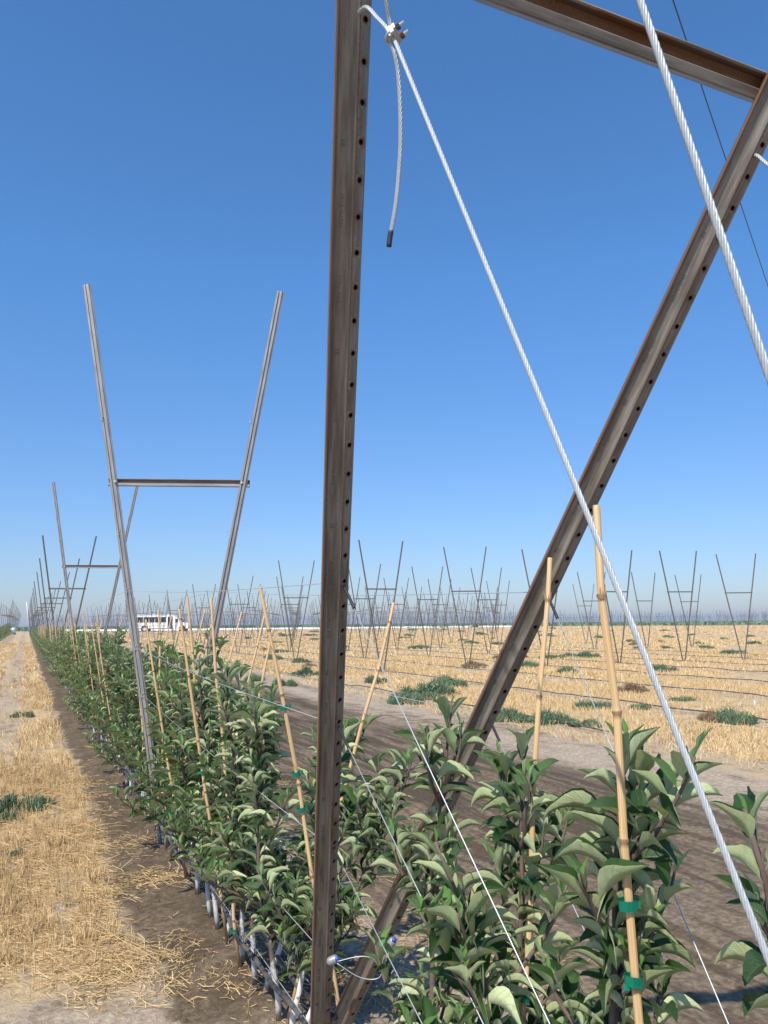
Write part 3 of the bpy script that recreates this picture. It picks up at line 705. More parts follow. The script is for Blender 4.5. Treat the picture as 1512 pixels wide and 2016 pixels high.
def make_tree(seed, lean=0.0, H=1.38, detail=2, dens=1.0, leafL=.105, mat=None, tip=None, mid=None):
    rng = np.random.default_rng(seed); root = empty('apple_tree')
    tipx = lean if tip is None else tip[0]; tipy = 0.0 if tip is None else tip[1]
    zs = np.linspace(0, 1, 15)
    wob = np.cumsum(rng.normal(0, .006, (15, 2)), 0); wob -= wob[0]; wob -= wob[-1]*zs[:, None]
    bend = 1.0
    tr = np.stack([tipx*zs**1.25+wob[:, 0], tipy*zs+wob[:, 1], zs*(H-.05)-.03*(zs < .01)], 1)
    if mid is not None: tr[:, 0] += (mid-tipx*.5)*np.sin(np.pi*zs)
    shoots = [(tr, .0125 if detail else .014, .0032, .21)]
    nb = int((rng.integers(12, 15) if detail == 2 else rng.integers(12, 16))*dens)
    for k in range(nb):
        z = rng.uniform(.24 if detail == 2 else .13, 1.0)*H*.80
        i = z/(H-.05); p = np.array([np.interp(i, zs, tr[:, c]) for c in range(3)])
        az = rng.uniform(0, 2*np.pi); Lb = rng.uniform(.22, .48)*(1.2-.6*z/H) if detail < 2 or H < 0 else rng.uniform(.15, .36)*(1.15-.4*z/H)
        el = rng.uniform(.35, .95) if z > .5 else rng.uniform(.15, .7); n = 7; pts = [p]
        if detail == 2: el = rng.uniform(.65, 1.15) if z > .6 else rng.uniform(.2, .9)
        for s_ in range(n):
            el2 = el+.07*s_; d = np.array([math.cos(az)*math.cos(el2), math.sin(az)*math.cos(el2), math.sin(el2)])
            pts.append(pts[-1]+d*Lb/n+rng.normal(0, .003, 3))
        shoots.append((np.array(pts), .0062, .0024, .10))
    mb = MB()
    for pts, r0, r1, _ in shoots:
        m = len(pts); mb.tube(pts, np.linspace(r0, r1, m), (8 if detail == 2 else 4))
    P = []; AZ = []; TH = []; LL = []; WW = []; KP = []; FO = []; TW = []; AG = []
    gap = {2: .0190, 1: .025, 0: .040}[detail]/dens
    for pts, r0, r1, start in shoots:
        d = np.concatenate([[0], np.cumsum(np.linalg.norm(np.diff(pts, axis=0), axis=1))]); T = d[-1]
        t = T*start; az = rng.uniform(0, 6.28)
        while t < T:
            p = np.array([np.interp(t, d, pts[:, c]) for c in range(3)]); rem = T-t; young = rem < .045
            az += 2.4+rng.normal(0, .25)
            P.append(p); AZ.append(az)
            yl = min(1.0, .45+rem/.12)
            if young:
                TH.append(rng.uniform(1.0, 1.35)); KP.append(rng.uniform(.1, .7)); AG.append(rng.uniform(.75, 1)); FO.append(rng.uniform(.5, .9)); TW.append(rng.normal(0, .3))
            elif rem < .11:
                TH.append(rng.uniform(.8, 1.15)); KP.append(rng.uniform(.3, 1.1)); AG.append(rng.uniform(.05, .4)); FO.append(rng.uniform(.7, 1.2)); TW.append(rng.normal(0, .3))
            else:
                TH.append(rng.uniform(.45, 1.15)); KP.append(rng.uniform(.75, 1.65)); AG.append(abs(rng.normal(0, .05))); FO.append(rng.uniform(1.0, 1.52) if rng.random() < .82 else rng.uniform(.35, .8)); TW.append(rng.normal(0, .36))
            l = leafL*rng.uniform(.58, 1.22)*yl; LL.append(l*1.25*(.85 if young else 1)); WW.append(l*rng.uniform(.46, .58)*(.62 if young else 1)); t += gap*rng.uniform(.7, 1.3)
    A = lambda z: np.array(z, float)
    P = A(P); nu, nv = {2: (12, 4), 1: (5, 2), 0: (3, 2)}[detail]
    sL = {2: 1.0, 1: 1.05, 0: 1.35}[detail]
    V, Q, uv, ag, rn = leaves_np(P, A(AZ), A(TH), A(LL)*sL, A(WW)*sL*1.08, A(KP), A(FO), A(TW), np.clip(A(AG), 0, 1), rng.uniform(0, 1, len(P)), nu, nv, .07 if detail == 2 else 0)
    if detail > 0:
        mb.build('tree_trunk', M['trunk'], root, smooth=True)
        mesh_np('tree_crown', V, Q, M['leaf'] if detail == 2 else M['leaf_far'], root, uv=uv, attrs={'age': ag, 'rnd': rn}, smooth=True)
    else:
        Vt = np.concatenate(mb.v); Qt = np.concatenate(mb.q); nv0 = len(Vt)
        o = mesh_np('apple_tree', np.concatenate([Vt, V]), np.concatenate([Qt, Q+nv0]), [M['trunk'], M['leaf_far']], uv=np.concatenate([np.zeros((nv0, 2)), uv]),
                    attrs={'age': np.concatenate([np.zeros(nv0), ag]), 'rnd': np.concatenate([np.zeros(nv0), rn])}, smooth=True,
                    matidx=np.concatenate([np.zeros(len(Qt), int), np.ones(len(Q), int)]))
        bpy.data.objects.remove(root); return o
    return root
g_tree = 'young apple trees planted in one long row'
# (y, tip x, tip z, seed, leaf length, density, mid bulge, label)
NT_ = [(.76, .86, 1.37, 11, .097, 1.0, .02, 'apple tree cut by the picture edge beside the lower end of the thick cable'),
       (1.14, 1.01, 1.40, 12, .099, 1.1, -.05, 'big-leaved apple tree behind the thick bamboo stake with green ties'),
       (1.50, .80, 1.15, 13, .096, 1.0, .03, 'shorter apple tree before the foot of the slanting leg, with a light green tip'),
       (1.66, 1.14, 1.34, 14, .094, 1.15, .05, 'apple tree tied to the second bamboo stake, between the slanting leg and the thick stake'),
       (1.95, 1.10, 1.40, 15, .092, 1.0, .0, 'apple tree whose bare-looking top overlaps the slanting steel leg'),
       (2.98, 1.47, 1.05, 16, .092, 1.25, .02, 'apple tree leaning out between the two legs of the end frame'),
       (3.06, 1.22, 1.20, 22, .090, 1.2, .02, 'leafy apple tree right behind the dark end leg, on its field side'),
      (3.22, .86, 1.38, 17, .092, 1.25, -.02, 'apple tree whose leaves touch the dark end leg, tied to the leaning stake'),
       (3.45, 1.40, 1.14, 18, .092, 1.0, .04, 'apple tree just past the dark end leg beside the broken-topped stake'),
       (3.58, .84, 1.42, 23, .090, 1.35, -.02, 'bushy tall apple tree on the lane side, just past the leaning ribboned stake'),
      (3.80, .95, 1.42, 19, .090, 1.3, -.03, 'apple tree with a white trunk foot beside the bare stake foot in mud'),
       (4.15, 1.25, 1.30, 20, .090, 1.25, .03, 'apple tree just before the tall bare V frame, on its field side'),
       (4.30, .86, 1.44, 24, .090, 1.35, -.03, 'full leafy apple tree behind the stake whose foot stands bare in the mud'),
      (4.47, .93, 1.35, 21, .088, 1.25, -.03, 'apple tree with a low light green shoot reaching over the mud')]
def tree_at(root, x, y, label):
    root.location = (x, y, float(ground_z(x, y))); tag(root, label, 'apple tree', g_tree); return root
for y, tx, tz, sd, ll, dn, md, lb in NT_:
    tree_at(make_tree(sd, 0, tz, 2, dn, ll, tip=(tx-1.0, 0.0), mid=(tx-1)*.5+md), 1.0, y, lb)
mids = [make_tree(40+i, (-.14, .16, -.08, .2, -.18, .08)[i], 1.44, 1, 1.28, .102) for i in range(6)]
fars = [make_tree(60+i, (-.12, .14, 0, .1)[i], 1.36, 0, 1.15, .10) for i in range(4)]
um = [False]*6; uf = [False]*4
y = 4.86; k = 0; tree_ys = [t[0] for t in NT_]
while y < 118:
    left = k % 2 == 0
    if y < 24:
        i = [0, 1, 2, 3, 4, 5][(k*5+random.randrange(2)*2) % 6]
        if (i % 2 == 0) != left: i = (i+1) % 6
        o = mids[i] if not um[i] else copy_tree(mids[i]); um[i] = True
    else:
        i = random.randrange(4); o = fars[i] if not uf[i] else copy_tree(fars[i]); uf[i] = True
    if k < 6: lb = f'{ORD[k+14]} apple tree along the row, counting from the one cut by the picture edge'
    elif y < 24: lb = 'leafy young apple tree in the dense middle stretch of the row'
    elif y < 50: lb = 'small young apple tree in the receding stretch of the row'
    else: lb = 'tiny dark green apple tree in the far end of the row'
    o.location = (1.0+random.uniform(-.04, .04), y, float(ground_z(1.0, y))); s_ = random.uniform(.9, 1.1) if y > 6.5 else random.uniform(.98, 1.12)
    o.scale = (s_, s_, s_*random.uniform(.95, 1.05)); o.rotation_euler = (0, 0, random.uniform(-.35, .35) + (0 if random.random() < .7 else math.pi*0))
    tag(o, lb, 'apple tree', g_tree); tree_ys.append(y)
    y += (.385 if y < 24 else .50)*random.uniform(.9, 1.1); k += 1
for k in range(44):
    o = copy_tree(fars[random.randrange(4)]); y = 78+k*1.35; o.location = (-2.15+random.uniform(-.1, .1), y, float(ground_z(-2.15, y))); s_ = random.uniform(1.05, 1.35); o.scale = (s_, s_, s_)
    o.rotation_euler = (0, 0, random.uniform(0, 6.28)); tag(o, 'tiny tree of the far neighbouring row beyond the stubble lane', 'apple tree', 'far apple trees of the neighbouring row')

# ------------------------------------------------------------------ bamboo stakes with green ties
def make_stake(seed, foot, top, r0=.0078, r1=.0062, ties=(), detail=1, ribbon=True, nodes=None):
    rng = np.random.default_rng(seed); foot = np.array(foot, float); top = np.array(top, float); L = np.linalg.norm(top-foot)
    root = empty('bamboo_stake', tuple(foot)); d = (top-foot); side = unit(np.cross(d, (0, 1, 0)))
    t = rng.uniform(.1, .3) if nodes is None else 99; own = nodes is not None; nodes = list(nodes or [])
    while t < L-.03: nodes.append(t); t += rng.uniform(.24, .36)
    zs = [0]; rr = [r0]; rust = [.6]
    for n_ in nodes:
        f = n_/L; r = r0+(r1-r0)*f
        for dz, k, ru in ((-.012, 1.0, 0), (-.004, 1.0, .3), (-.0015, 1.26, .6), (.002, 1.20, .95), (.0045, .97, .25), (.012, .98, 0)):
            zs.append(n_+dz); rr.append(r*k); rust.append(ru)
    zs.append(L-.006); rr.append(r1); rust.append(0); zs.append(L); rr.append(r1*.96); rust.append(.5)
    zs = np.array(zs); off = np.interp(zs, [0]+nodes+[L], np.concatenate([[0], rng.normal(0, .006, len(nodes)), [0]]))
    P = d[None]/L*zs[:, None]+side[None]*off[:, None]; mb = MB(); mb.tube(P, rr, 10 if detail else 5, at=np.array(rust)); mb.build('stake_pole', M['bamboo'], root, smooth=bool(detail))
    if own:                                           # torn leaf sheath left on the top knuckle
        mb = MB(); c = d/L*nodes[-1]+side*off[np.argmin(abs(zs-nodes[-1]))]
        for q in range(7):
            a_ = rng.uniform(0, 6.28); e = np.array([math.cos(a_), math.sin(a_), 0]); p0 = c+e*r1*1.05; hq = rng.uniform(.006, .022)
            mb.tube([p0-[0, 0, .006], p0+e*.001+[0, 0, hq*.5], p0+e*.003+[0, 0, hq]], [.0016, .0012, .0003], 4, at=np.array([.8, .6, .4]))
        mb.build('torn_sheath', M['bamboo'], root)
    for tz in ties:
        f = tz/ d[2]; c = d*f+side*np.interp(tz, zs, off); r = (r0+(r1-r0)*f)*1.5+.002
        mb = MB(); n = 14; th = np.linspace(0, 2*np.pi, n, endpoint=False); hh = .0085
        u1 = unit(np.cross(d, (0, 1, 0))); u2 = unit(np.cross(d, u1)); ex = np.where(np.cos(th) < 0, 1.55, 1.0) if rng.random() < .5 else np.where(np.cos(th) > 0, 1.55, 1.0)
        ring = u1*(r*np.cos(th)*ex)[:, None]+u2*(r*np.sin(th))[:, None]; ring2 = ring*1.06
        a = d/L; tilt = rng.uniform(-.25, .25)
        Vv = np.concatenate([c+ring-a*hh+a*(ring@u1*tilt)[:, None], c+ring+a*hh+a*(ring@u1*tilt)[:, None]])
        i = np.arange(n); j = (i+1) % n; mb.add(Vv, np.stack([i, j, j+n, i+n], 1))
        if ribbon:
            s_ = rng.choice([-1, 1]); b0 = c+u1*s_*r*1.2; ln = rng.uniform(.010, .026); w0 = .008; dd = u1*s_*.6*ln+np.array([0, 0, -1])*ln*rng.uniform(-.2, 1.2)
            wv = np.array([0, 0, w0]) if abs(dd[2]) < ln*.6 else u1*w0
            pp = [b0-wv, b0+wv, b0+dd*.5+wv*1.1+u2*.005, b0+dd*.5-wv*.9+u2*.005, b0+dd+wv*.7, b0+dd-wv*1.1]
            mb.add(pp, [[0, 1, 2, 3], [3, 2, 4, 5]])
        mb.build('green_tie', M['tie'], root)
    return root
g_st = 'bamboo stakes along the tree row'
_a = at_z(693, 2090); _b = np.array([0, 0, CAM_H])+ray(512, 1155)*(2.93/ray(512, 1155)[1]); STX = (_a[0], _b[0], _b[2])
ST = [((1.0, 1.08, 0), (.912, 1.08, 1.804), .0082, .0068, (1.032, 1.151), 'thickest bamboo stake, right behind the white cable, with two green ties'),
      ((1.0, 1.645, 0), (1.229, 1.645, 1.764), .0080, .0066, (.55, .75, 1.0), 'bamboo stake whose cut top overlaps the slanting steel leg'),
      ((1.0, 3.165, 0), (1.498, 3.165, 1.69), .0086, .0070, (.5,), 'bamboo stake with a splintered broken top, leaning toward the field'),
      ((STX[0], 2.93, 0), (STX[1], 2.93, STX[2]), .0086, .0070, (.92, 1.05, 1.30), 'leaning bamboo stake with a green ribbon, ending beside the dark end leg'),
      ((.985, 3.76, 0), (.806, 3.76, 1.722), .0082, .0064, (.22, .62, .87), 'bamboo stake with its whole foot bare in the mud by a white trunk')]
NODES = {0: (.45, .75, 1.024, 1.255, 1.465, 1.666), 1: (.2, 0.94, 1.208, 1.446, 1.69), 2: (.35, .8, 1.252, 1.475, 1.694)}
for i, (ft, tp, r0, r1, ti, lb) in enumerate(ST):
    s_ = make_stake(100+i, (ft[0], ft[1], -.02), tp, r0, r1, ti, nodes=NODES.get(i)); tag(s_, lb, 'bamboo stake', g_st)
sp_ = [make_stake(120+i, (0, 0, 0), (dx, 0, hz), .0082, .0066, ti) for i, (dx, hz, ti) in enumerate(((-.20, 1.70, (.3, .72, 1.0)), (.42, 1.68, (.5, .8)), (-.30, 1.74, (.45, .9)), (.30, 1.6, (.35, 1.05)), (-.12, 1.76, (.6, .95)), (.50, 1.66, (.4, .9))))]
spf = [make_stake(130+i, (0, 0, 0), (dx, 0, hz), .0095, .008, (), 0) for i, (dx, hz) in enumerate(((-.18, 1.66), (.42, 1.6), (-.28, 1.70), (.32, 1.52)))]
us = [False]*6; uf = [False]*4; k = 0
for y in sorted(tree_ys):
    if y < 3.9: continue
    left = k % 2 == 0; k += 1
    if y > 7 and random.random() < .36: continue
    if y < 24:
        i = random.choice([0, 2, 4] if left else [1, 3, 5]); src, us_ = sp_, us
    elif y < 60:
        i = random.choice([0, 2] if left else [1, 3]); src, us_ = spf, uf
    else: break
    o = src[i] if not us_[i] else copy_tree(src[i]); us_[i] = True
    o.location = (1.0+random.uniform(-.03, .03), y+random.choice([-.07, .07]), float(ground_z(1.0, y))-.02); o.rotation_euler = (random.uniform(-.03, .03), 0, random.uniform(-.12, .12)); s_ = random.uniform(.92, 1.04); o.scale = (1, 1, s_)
    tag(o, ('bamboo stake leaning over the lane side' if left else 'bamboo stake leaning over the field side')+(' in the dense stretch of the tree row' if y < 24 else ' in the far stretch of the tree row'), 'bamboo stake', g_st)

# ------------------------------------------------------------------ drip hoses
def hose_mat():
    t = NT('dusty_drip_hose'); n = t.noise(t.coord(), 9, 4); n2 = t.noise(t.coord(), 60, 3); t.base(t.mix(t.ramp(t.math('ADD', n, t.math('MULTIPLY', n2, .3)), .5, .75), (.018, .019, .022), (.105, .10, .093))); t.rough(.35); return t.m
M['hose'] = hose_mat()
for X_, z_, lb, y0 in ((.935, .225, 'dusty black drip hose hanging on a wire on the lane side of the trees', .6), (1.055, .20, 'second dusty drip hose hanging nearer the middle of the tree row', 2.75)):
    root = empty('drip_hose'); tag(root, lb, 'drip hose', 'drip hoses under the trees'); ys = np.arange(y0, 62, .12)
    zz = z_+.025*np.sin(ys*4.1+X_*9)+.012*np.sin(ys*9.7)+.02*(vnoise(ys*1.1, ys*0+X_, 5)-.5); xx = X_+.012*np.sin(ys*3.3)+.03*(vnoise(ys*.8, ys*0, 8)-.5)
    mb = MB(); mb.tube(np.stack([xx, ys, zz], 1), .0095, 8); mb.build('hose_tube', M['hose'], root, smooth=True)
    mb = MB(); mb.tube(np.stack([xx*.0+X_+.006, ys, zz*0+z_+.035], 1), .0016, 5); mb.build('support_wire', M['wire'], root, smooth=True)
    for yc in np.arange(y0+.3, 14, .62):
        mb = MB(); i = int((yc-y0)/.12); c = np.array([xx[i], ys[i], zz[i]]); mb.tube([c+[0, -.006, 0], c+[0, .006, 0]], .0125, 8); mb.tube([c, c+[0, 0, .035]], .0018, 4)
        mb.build('hose_clip', M['black'], root, smooth=True)
for i in range(2, 10):
    X_ = 1.05+3.2*i if i > 2 else 7.6; ys = np.arange(6.5 if i > 2 else 9, 130, .4)
    xx = X_+.10*(vnoise(ys*.5, ys*0+i, 5)-.5)+.05*(vnoise(ys*1.7, ys*0+i, 6)-.5); zz = np.array(ground_z(xx, ys))+.03+.05*vnoise(ys*.9, ys*0+i*3, 7)
    mb = MB(); mb.tube(np.stack([xx, ys, zz], 1), .0125, 5)
    tag(mb.build('drip_hose', M['hose'], smooth=True), f'thin dark drip hose lying across the stubble, {ORD[i-2]} line out from the tree row', 'drip hose', 'drip hoses lying in the stubble field')

# ------------------------------------------------------------------ stubble straw, litter
def straws(P, az, el, L, w, rnd, bendk=.25):
    """each straw: crossed pair of two-segment ribbons"""
    N = len(P); d = np.stack([np.cos(az)*np.cos(el), np.sin(az)*np.cos(el), np.sin(el)], 1)
    s = np.stack([-np.sin(az+.7), np.cos(az+.7), np.zeros(N)], 1); s2 = np.cross(d, s); s2 /= np.linalg.norm(s2, axis=1)[:, None]
    mid = P+d*(L*.5)[:, None]; end = P+d*L[:, None]+s*(L*bendk*(rnd-.5))[:, None]-np.array([0, 0, 1.])*(L*.06)[:, None]
    V = []; Q = []
    for kk, S in enumerate((s, s2)):
        Wv = S*(w/2)[:, None]; V.append(np.stack([P-Wv, P+Wv, mid-Wv, mid+Wv, end-Wv*.8, end+Wv*.8], 1))
        b = (np.arange(N)*6+kk*N*6)[:, None]; Q.append(b+np.array([0, 1, 3, 2])); Q.append(b+np.array([2, 3, 5, 4]))
    return np.concatenate([v.reshape(-1, 3) for v in V]), np.concatenate(Q), np.concatenate([np.repeat(rnd, 6)]*2)
def scatter(n, xr, yr, dens):
    x = RNG.uniform(*xr, n); y = RNG.uniform(*yr, n); k = RNG.uniform(0, 1, n) < dens(x, y); return x[k], y[k]
def lane_d(x, y):
    edge = .56+.16*(fbm(y*1.3, y*0, 21)-.5)+.12*(vnoise(y*5, y*0, 4)-.5)
    a = (x < edge)*sstep(3.9, 4.6, y+.5*fbm(x*2, y*2, 4)-.1)
    b = fbm(x*4.5, y*1.6, 31); return a*np.clip((b-.25)*3.2, .1, 1)
parts = []
x, y = scatter(14000, (-1.3, .7), (3.9, 10), lane_d)                         # standing, clumped
cl_ = fbm(x*12, y*7, 77, 2); k = cl_ > .40; x, y = x[k], y[k]; N = len(x)
parts.append(straws(np.stack([x, y, ground_z(x, y)-.004], 1), RNG.uniform(0, 6.28, N), RNG.normal(1.35, .17, N), RNG.uniform(.05, .135, N), RNG.uniform(.0025, .0042, N), RNG.uniform(0, 1, N)))
nc_ = 620; xc = RNG.uniform(-1.3, .62, nc_); yc = 3.95+RNG.uniform(0, 1, nc_)**1.2*7; kk = (xc < .54+.16*(fbm(yc*1.3, yc*0, 21)-.5)) & (yc > 4.1+.4*fbm(xc*2, yc*0, 4)); xc, yc = xc[kk], yc[kk]; xc = np.round(xc/.17)*.17+RNG.normal(0, .05, len(xc))
cnt = RNG.integers(6, 30, len(xc)); x = np.repeat(xc, cnt)+RNG.normal(0, .014, cnt.sum()); y = np.repeat(yc, cnt)+RNG.normal(0, .030, cnt.sum()); N = len(x); hh_ = np.repeat(RNG.uniform(.05, .14, len(xc)), cnt)
parts.append(straws(np.stack([x, y, ground_z(x, y)-.004], 1), RNG.uniform(0, 6.28, N), RNG.normal(1.38, .15, N), hh_*RNG.uniform(.45, 1.05, N), RNG.uniform(.0025, .0042, N), RNG.uniform(.1, 1, N)))
x, y = scatter(38000, (-1.3, .85), (3.9, 10), lambda x, y: np.clip(lane_d(x-.06, y)*1.2+.02, 0, 1)); N = len(x)   # lying
parts.append(straws(np.stack([x, y, ground_z(x, y)+RNG.uniform(.002, .02, N)], 1), RNG.uniform(0, 6.28, N), RNG.normal(.03, .16, N), .03+RNG.exponential(.045, N), RNG.uniform(.0022, .0044, N), RNG.uniform(0, 1, N), .9))
x, y = scatter(26000, (-2.8, .66), (9.5, 24), lambda x, y: (x < .58)*np.clip((fbm(x*3, y*.8, 31)-.3)*3.5, 0, 1)*(1-.85*(np.abs(x+.3) < .28))); N = len(x)
parts.append(straws(np.stack([x, y, ground_z(x, y)], 1), RNG.uniform(0, 6.28, N), RNG.normal(1.2, .35, N), RNG.uniform(.05, .13, N), RNG.uniform(.005, .009, N), RNG.uniform(0, 1, N)))
x, y = scatter(26000, (-3.6, .62), (22, 80), lambda x, y: (x < .56)*np.clip((fbm(x*3, y*.3, 31)-.3)*3.5, 0, 1)*(1-.85*(np.abs(x+.3) < .28))); N = len(x)
parts.append(straws(np.stack([x, y, ground_z(x, y)], 1), RNG.uniform(0, 6.28, N), RNG.normal(1.0, .45, N), RNG.uniform(.05, .13, N), RNG.uniform(.012, .026, N), RNG.uniform(0, 1, N)))
# litter on the mud and on the sand, in little bunches
bx, by = RNG.uniform(.1, 2.6, 150), RNG.uniform(2.9, 11, 150); cnt = RNG.integers(3, 40, 150)
x = np.repeat(bx, cnt)+RNG.normal(0, .06, cnt.sum()); y = np.repeat(by, cnt)+RNG.normal(0, .08, cnt.sum()); N = len(x)
parts.append(straws(np.stack([x, y, ground_z(x, y)+.003], 1), np.repeat(RNG.uniform(0, 6.28, 150), cnt)+RNG.normal(0, .7, N), RNG.normal(.04, .15, N), .02+RNG.exponential(.035, N), RNG.uniform(.0018, .0036, N), RNG.uniform(0, 1, N), .8))
for (cx_, cy_, n_, sp) in ((.55, 4.1, 260, .16), (.36, 4.05, 60, .07), (.33, 3.85, 30, .05), (.80, 5.3, 190, .12), (.62, 3.75, 60, .10), (.95, 3.6, 40, .1), (1.5, 3.4, 120, .2), (1.75, 3.9, 160, .25), (2.1, 3.3, 120, .2), (.75, 6.2, 90, .15)):
    n_ = int(n_*2.2); x = RNG.normal(cx_, sp*1.1, n_); y = RNG.normal(cy_, sp*.8, n_)
    parts.append(straws(np.stack([x, y, ground_z(x, y)+.004], 1), RNG.uniform(0, 6.28, n_), RNG.normal(.12, .25, n_), .02+RNG.exponential(.035, n_), RNG.uniform(.0020, .0040, n_), RNG.uniform(0, 1, n_), .9))
def join_straw(parts, name, mat, label, cat):
    V = []; Q = []; R = []; n = 0
    for v, q, r in parts: V.append(v); Q.append(q+n); R.append(r); n += len(v)
    o = mesh_np(name, np.concatenate(V), np.concatenate(Q), mat, attrs={'rnd': np.concatenate(R)}); tag(o, label, cat, kind='stuff'); return o
join_straw(parts, 'lane_stubble', M['straw'], 'golden cut straw stubble and litter on the lane beside the mud', 'straw')
parts = []
def field_d(x, y):
    row = np.abs(((x-1.05+1.6)/3.2) % 1-.5)*3.2
    dr = .35+.65*((np.abs(((x+.3*vnoise(y*.3, y*0, 3))/.19) % 1-.5)) < .27)
    return (x > 6.9+.5*(fbm(y*.5, y*0, 8)-.5)*2)*dr*np.clip((fbm(x*.9, y*.35, 12)-.27)*4.5, .04, 1)*np.where(np.abs(((x-2.1)/3.2) % 1-.5) < .09, .35, 1)*np.where(row < .28, .22, 1)
for (xr, yr, n_, wd, hh) in (((6.6, 18), (5.5, 17), 52000, .006, .13), ((6.8, 34), (17, 34), 60000, .014, .15), ((7, 60), (34, 75), 42000, .035, .17), ((8, 120), (60, 150), 36000, .075, .18)):
    x, y = scatter(n_*2, xr, yr, field_d); px = (x*RGT[0]+y*RGT[1])/(x*sy+y*cy); k = (np.abs(px) < .55); x, y = x[k][:n_], y[k][:n_]; N = len(x)
    parts.append(straws(np.stack([x, y, ground_z(x, y)-.005], 1), RNG.uniform(0, 6.28, N), RNG.normal(1.1, .4, N), hh*RNG.uniform(.45, 1.0, N), wd*RNG.uniform(.7, 1.3, N), RNG.uniform(0, 1, N)))
join_straw(parts, 'field_stubble', M['straw'], 'pale golden stubble covering the wide field among the V frames', 'straw')

# ------------------------------------------------------------------ weeds
def make_weed(seed, r, h, n, mat, w=.006):
    rng = np.random.default_rng(seed); nc_ = 9; ca = rng.uniform(0, 6.28, nc_); cr = r*rng.uniform(0, .95, nc_)**.7; ch = rng.uniform(.45, 1.0, nc_)*(1-.45*cr/r); crr = r*rng.uniform(.22, .5, nc_)
    i = rng.integers(0, nc_, n); az = rng.uniform(0, 6.28, n); rr = crr[i]*np.sqrt(rng.uniform(0, 1, n)); el = np.clip(rng.normal(1.0, .42, n), .05, 1.55)
    P = np.stack([cr[i]*np.cos(ca[i])+rr*np.cos(az), cr[i]*np.sin(ca[i])+rr*np.sin(az), rng.uniform(0, .6, n)*h*ch[i]*(1-(rr/crr[i])**2)], 1)
    V, Q, R = straws(P, az+rng.normal(0, 1.0, n), el, h*ch[i]*rng.uniform(.15, .55, n), w*rng.uniform(.5, 1.5, n), rng.uniform(0, 1, n), .9)
    return mesh_np('weed_bush', V, Q, mat, attrs={'rnd': R})
W_ = [make_weed(i, .5, .40, 3600, M['weed'], .010) for i in range(3)]+[make_weed(9, .5, .34, 3000, M['weed_dry'], .009)]
uw = [False]*4
g_wd = 'green weed bushes scattered on the bare and stubbled ground'
WD = [((840, 1372), .75, 0, 'broad green weed bush at the edge of the mud, past the dark end leg'), ((880, 1352), .6, 1, 'green weed bush adjoining the broad one at the mud edge'), ((740, 1345), .45, 2, 'round green weed bush behind the broken-topped stake'),
      ((800, 1385), .45, 2, 'low loose weed bush on the mud before the broad one'), ((1010, 1418), .40, 0, 'green weed bush right of the slanting leg foot'), ((1085, 1424), .42, 1, 'green weed bush behind the second stake'), ((1150, 1430), .3, 2, 'thin low weed bush beside the thick stake'),
      ((1155, 1296), .75, 0, 'round dark green weed bush alone in the stubble'), ((1045, 1316), .55, 1, 'green weed bush against the slanting leg'), ((1118, 1325), .45, 2, 'green weed bush under the anchor wire'), ((1445, 1424), .40, 1, 'dark green weed bush next to the brown dead one'),
      ((1400, 1420), .32, 3, 'brown dead weed bush beside the green one'), ((1238, 1365), .5, 3, 'brown dead weed bush behind the thick stake'), ((1165, 1396), .35, 2, 'sparse weed bush among the stubble behind the thick stake'), ((1262, 1395), .28, 2, 'small sparse weed bush by the thick cable'),
      ((605, 1330), .6, 0, 'green weed bush left of the dark end leg'), ((560, 1350), .4, 2, 'low green weed bush beyond the tree tops'), ((1345, 1380), .25, 2, 'pale wispy weed bush in the open stubble'), ((500, 1340), .35, 1, 'small green weed bush above the tree tops'),
      ((22, 1600), .30, 0, 'dark green weed bush in the lane stubble at the picture edge'), ((66, 1588), .22, 1, 'smaller green weed bush beside the one at the picture edge'), ((45, 1412), .26, 2, 'low green weed bush farther up the lane'), ((30, 1685), .10, 2, 'tiny weed bush in the lane straw'),
      ((1000, 1850), .16, 2, 'wispy green weed bush on the sand behind the shorter tree')]
for (px, r, i, lb) in WD:
    p = at_z(*px); o = W_[i] if not uw[i] else W_[i].copy()
    if uw[i]: COL.objects.link(o)
    uw[i] = True; o.location = (p[0], p[1], float(ground_z(p[0], p[1]))-.01); o.scale = (r/.5*.85, r/.5*.7, (r/.5)**.6*(1.05 if r > .3 else .75)); o.rotation_euler = (0, 0, random.uniform(0, 6))
    tag(o, lb, 'weed', g_wd)
for k in range(75):
    px = random.uniform(480, 1512); py = 1236+abs(random.gauss(0, 1))*32
    if py > 1330: continue
    p = at_z(px, py+2)
    if p[0] < 7 or p[1] > 150: continue
    D_ = p[0]*sy+p[1]*cy; i = random.choice([0, 0, 1, 2, 2, 3]); o = W_[i].copy(); COL.objects.link(o); r = random.uniform(.18, .42)*(1+D_/150)
    o.location = (p[0], p[1], float(ground_z(p[0], p[1]))); o.scale = (r/.5*1.1, r/.5*.8, (r/.5)**.5*1.1); o.rotation_euler = (0, 0, -YAW+random.uniform(-.3, .3))
    tag(o, 'small weed bush far out in the stubble among the V frames', 'weed', 'far weed bushes in the stubble field')
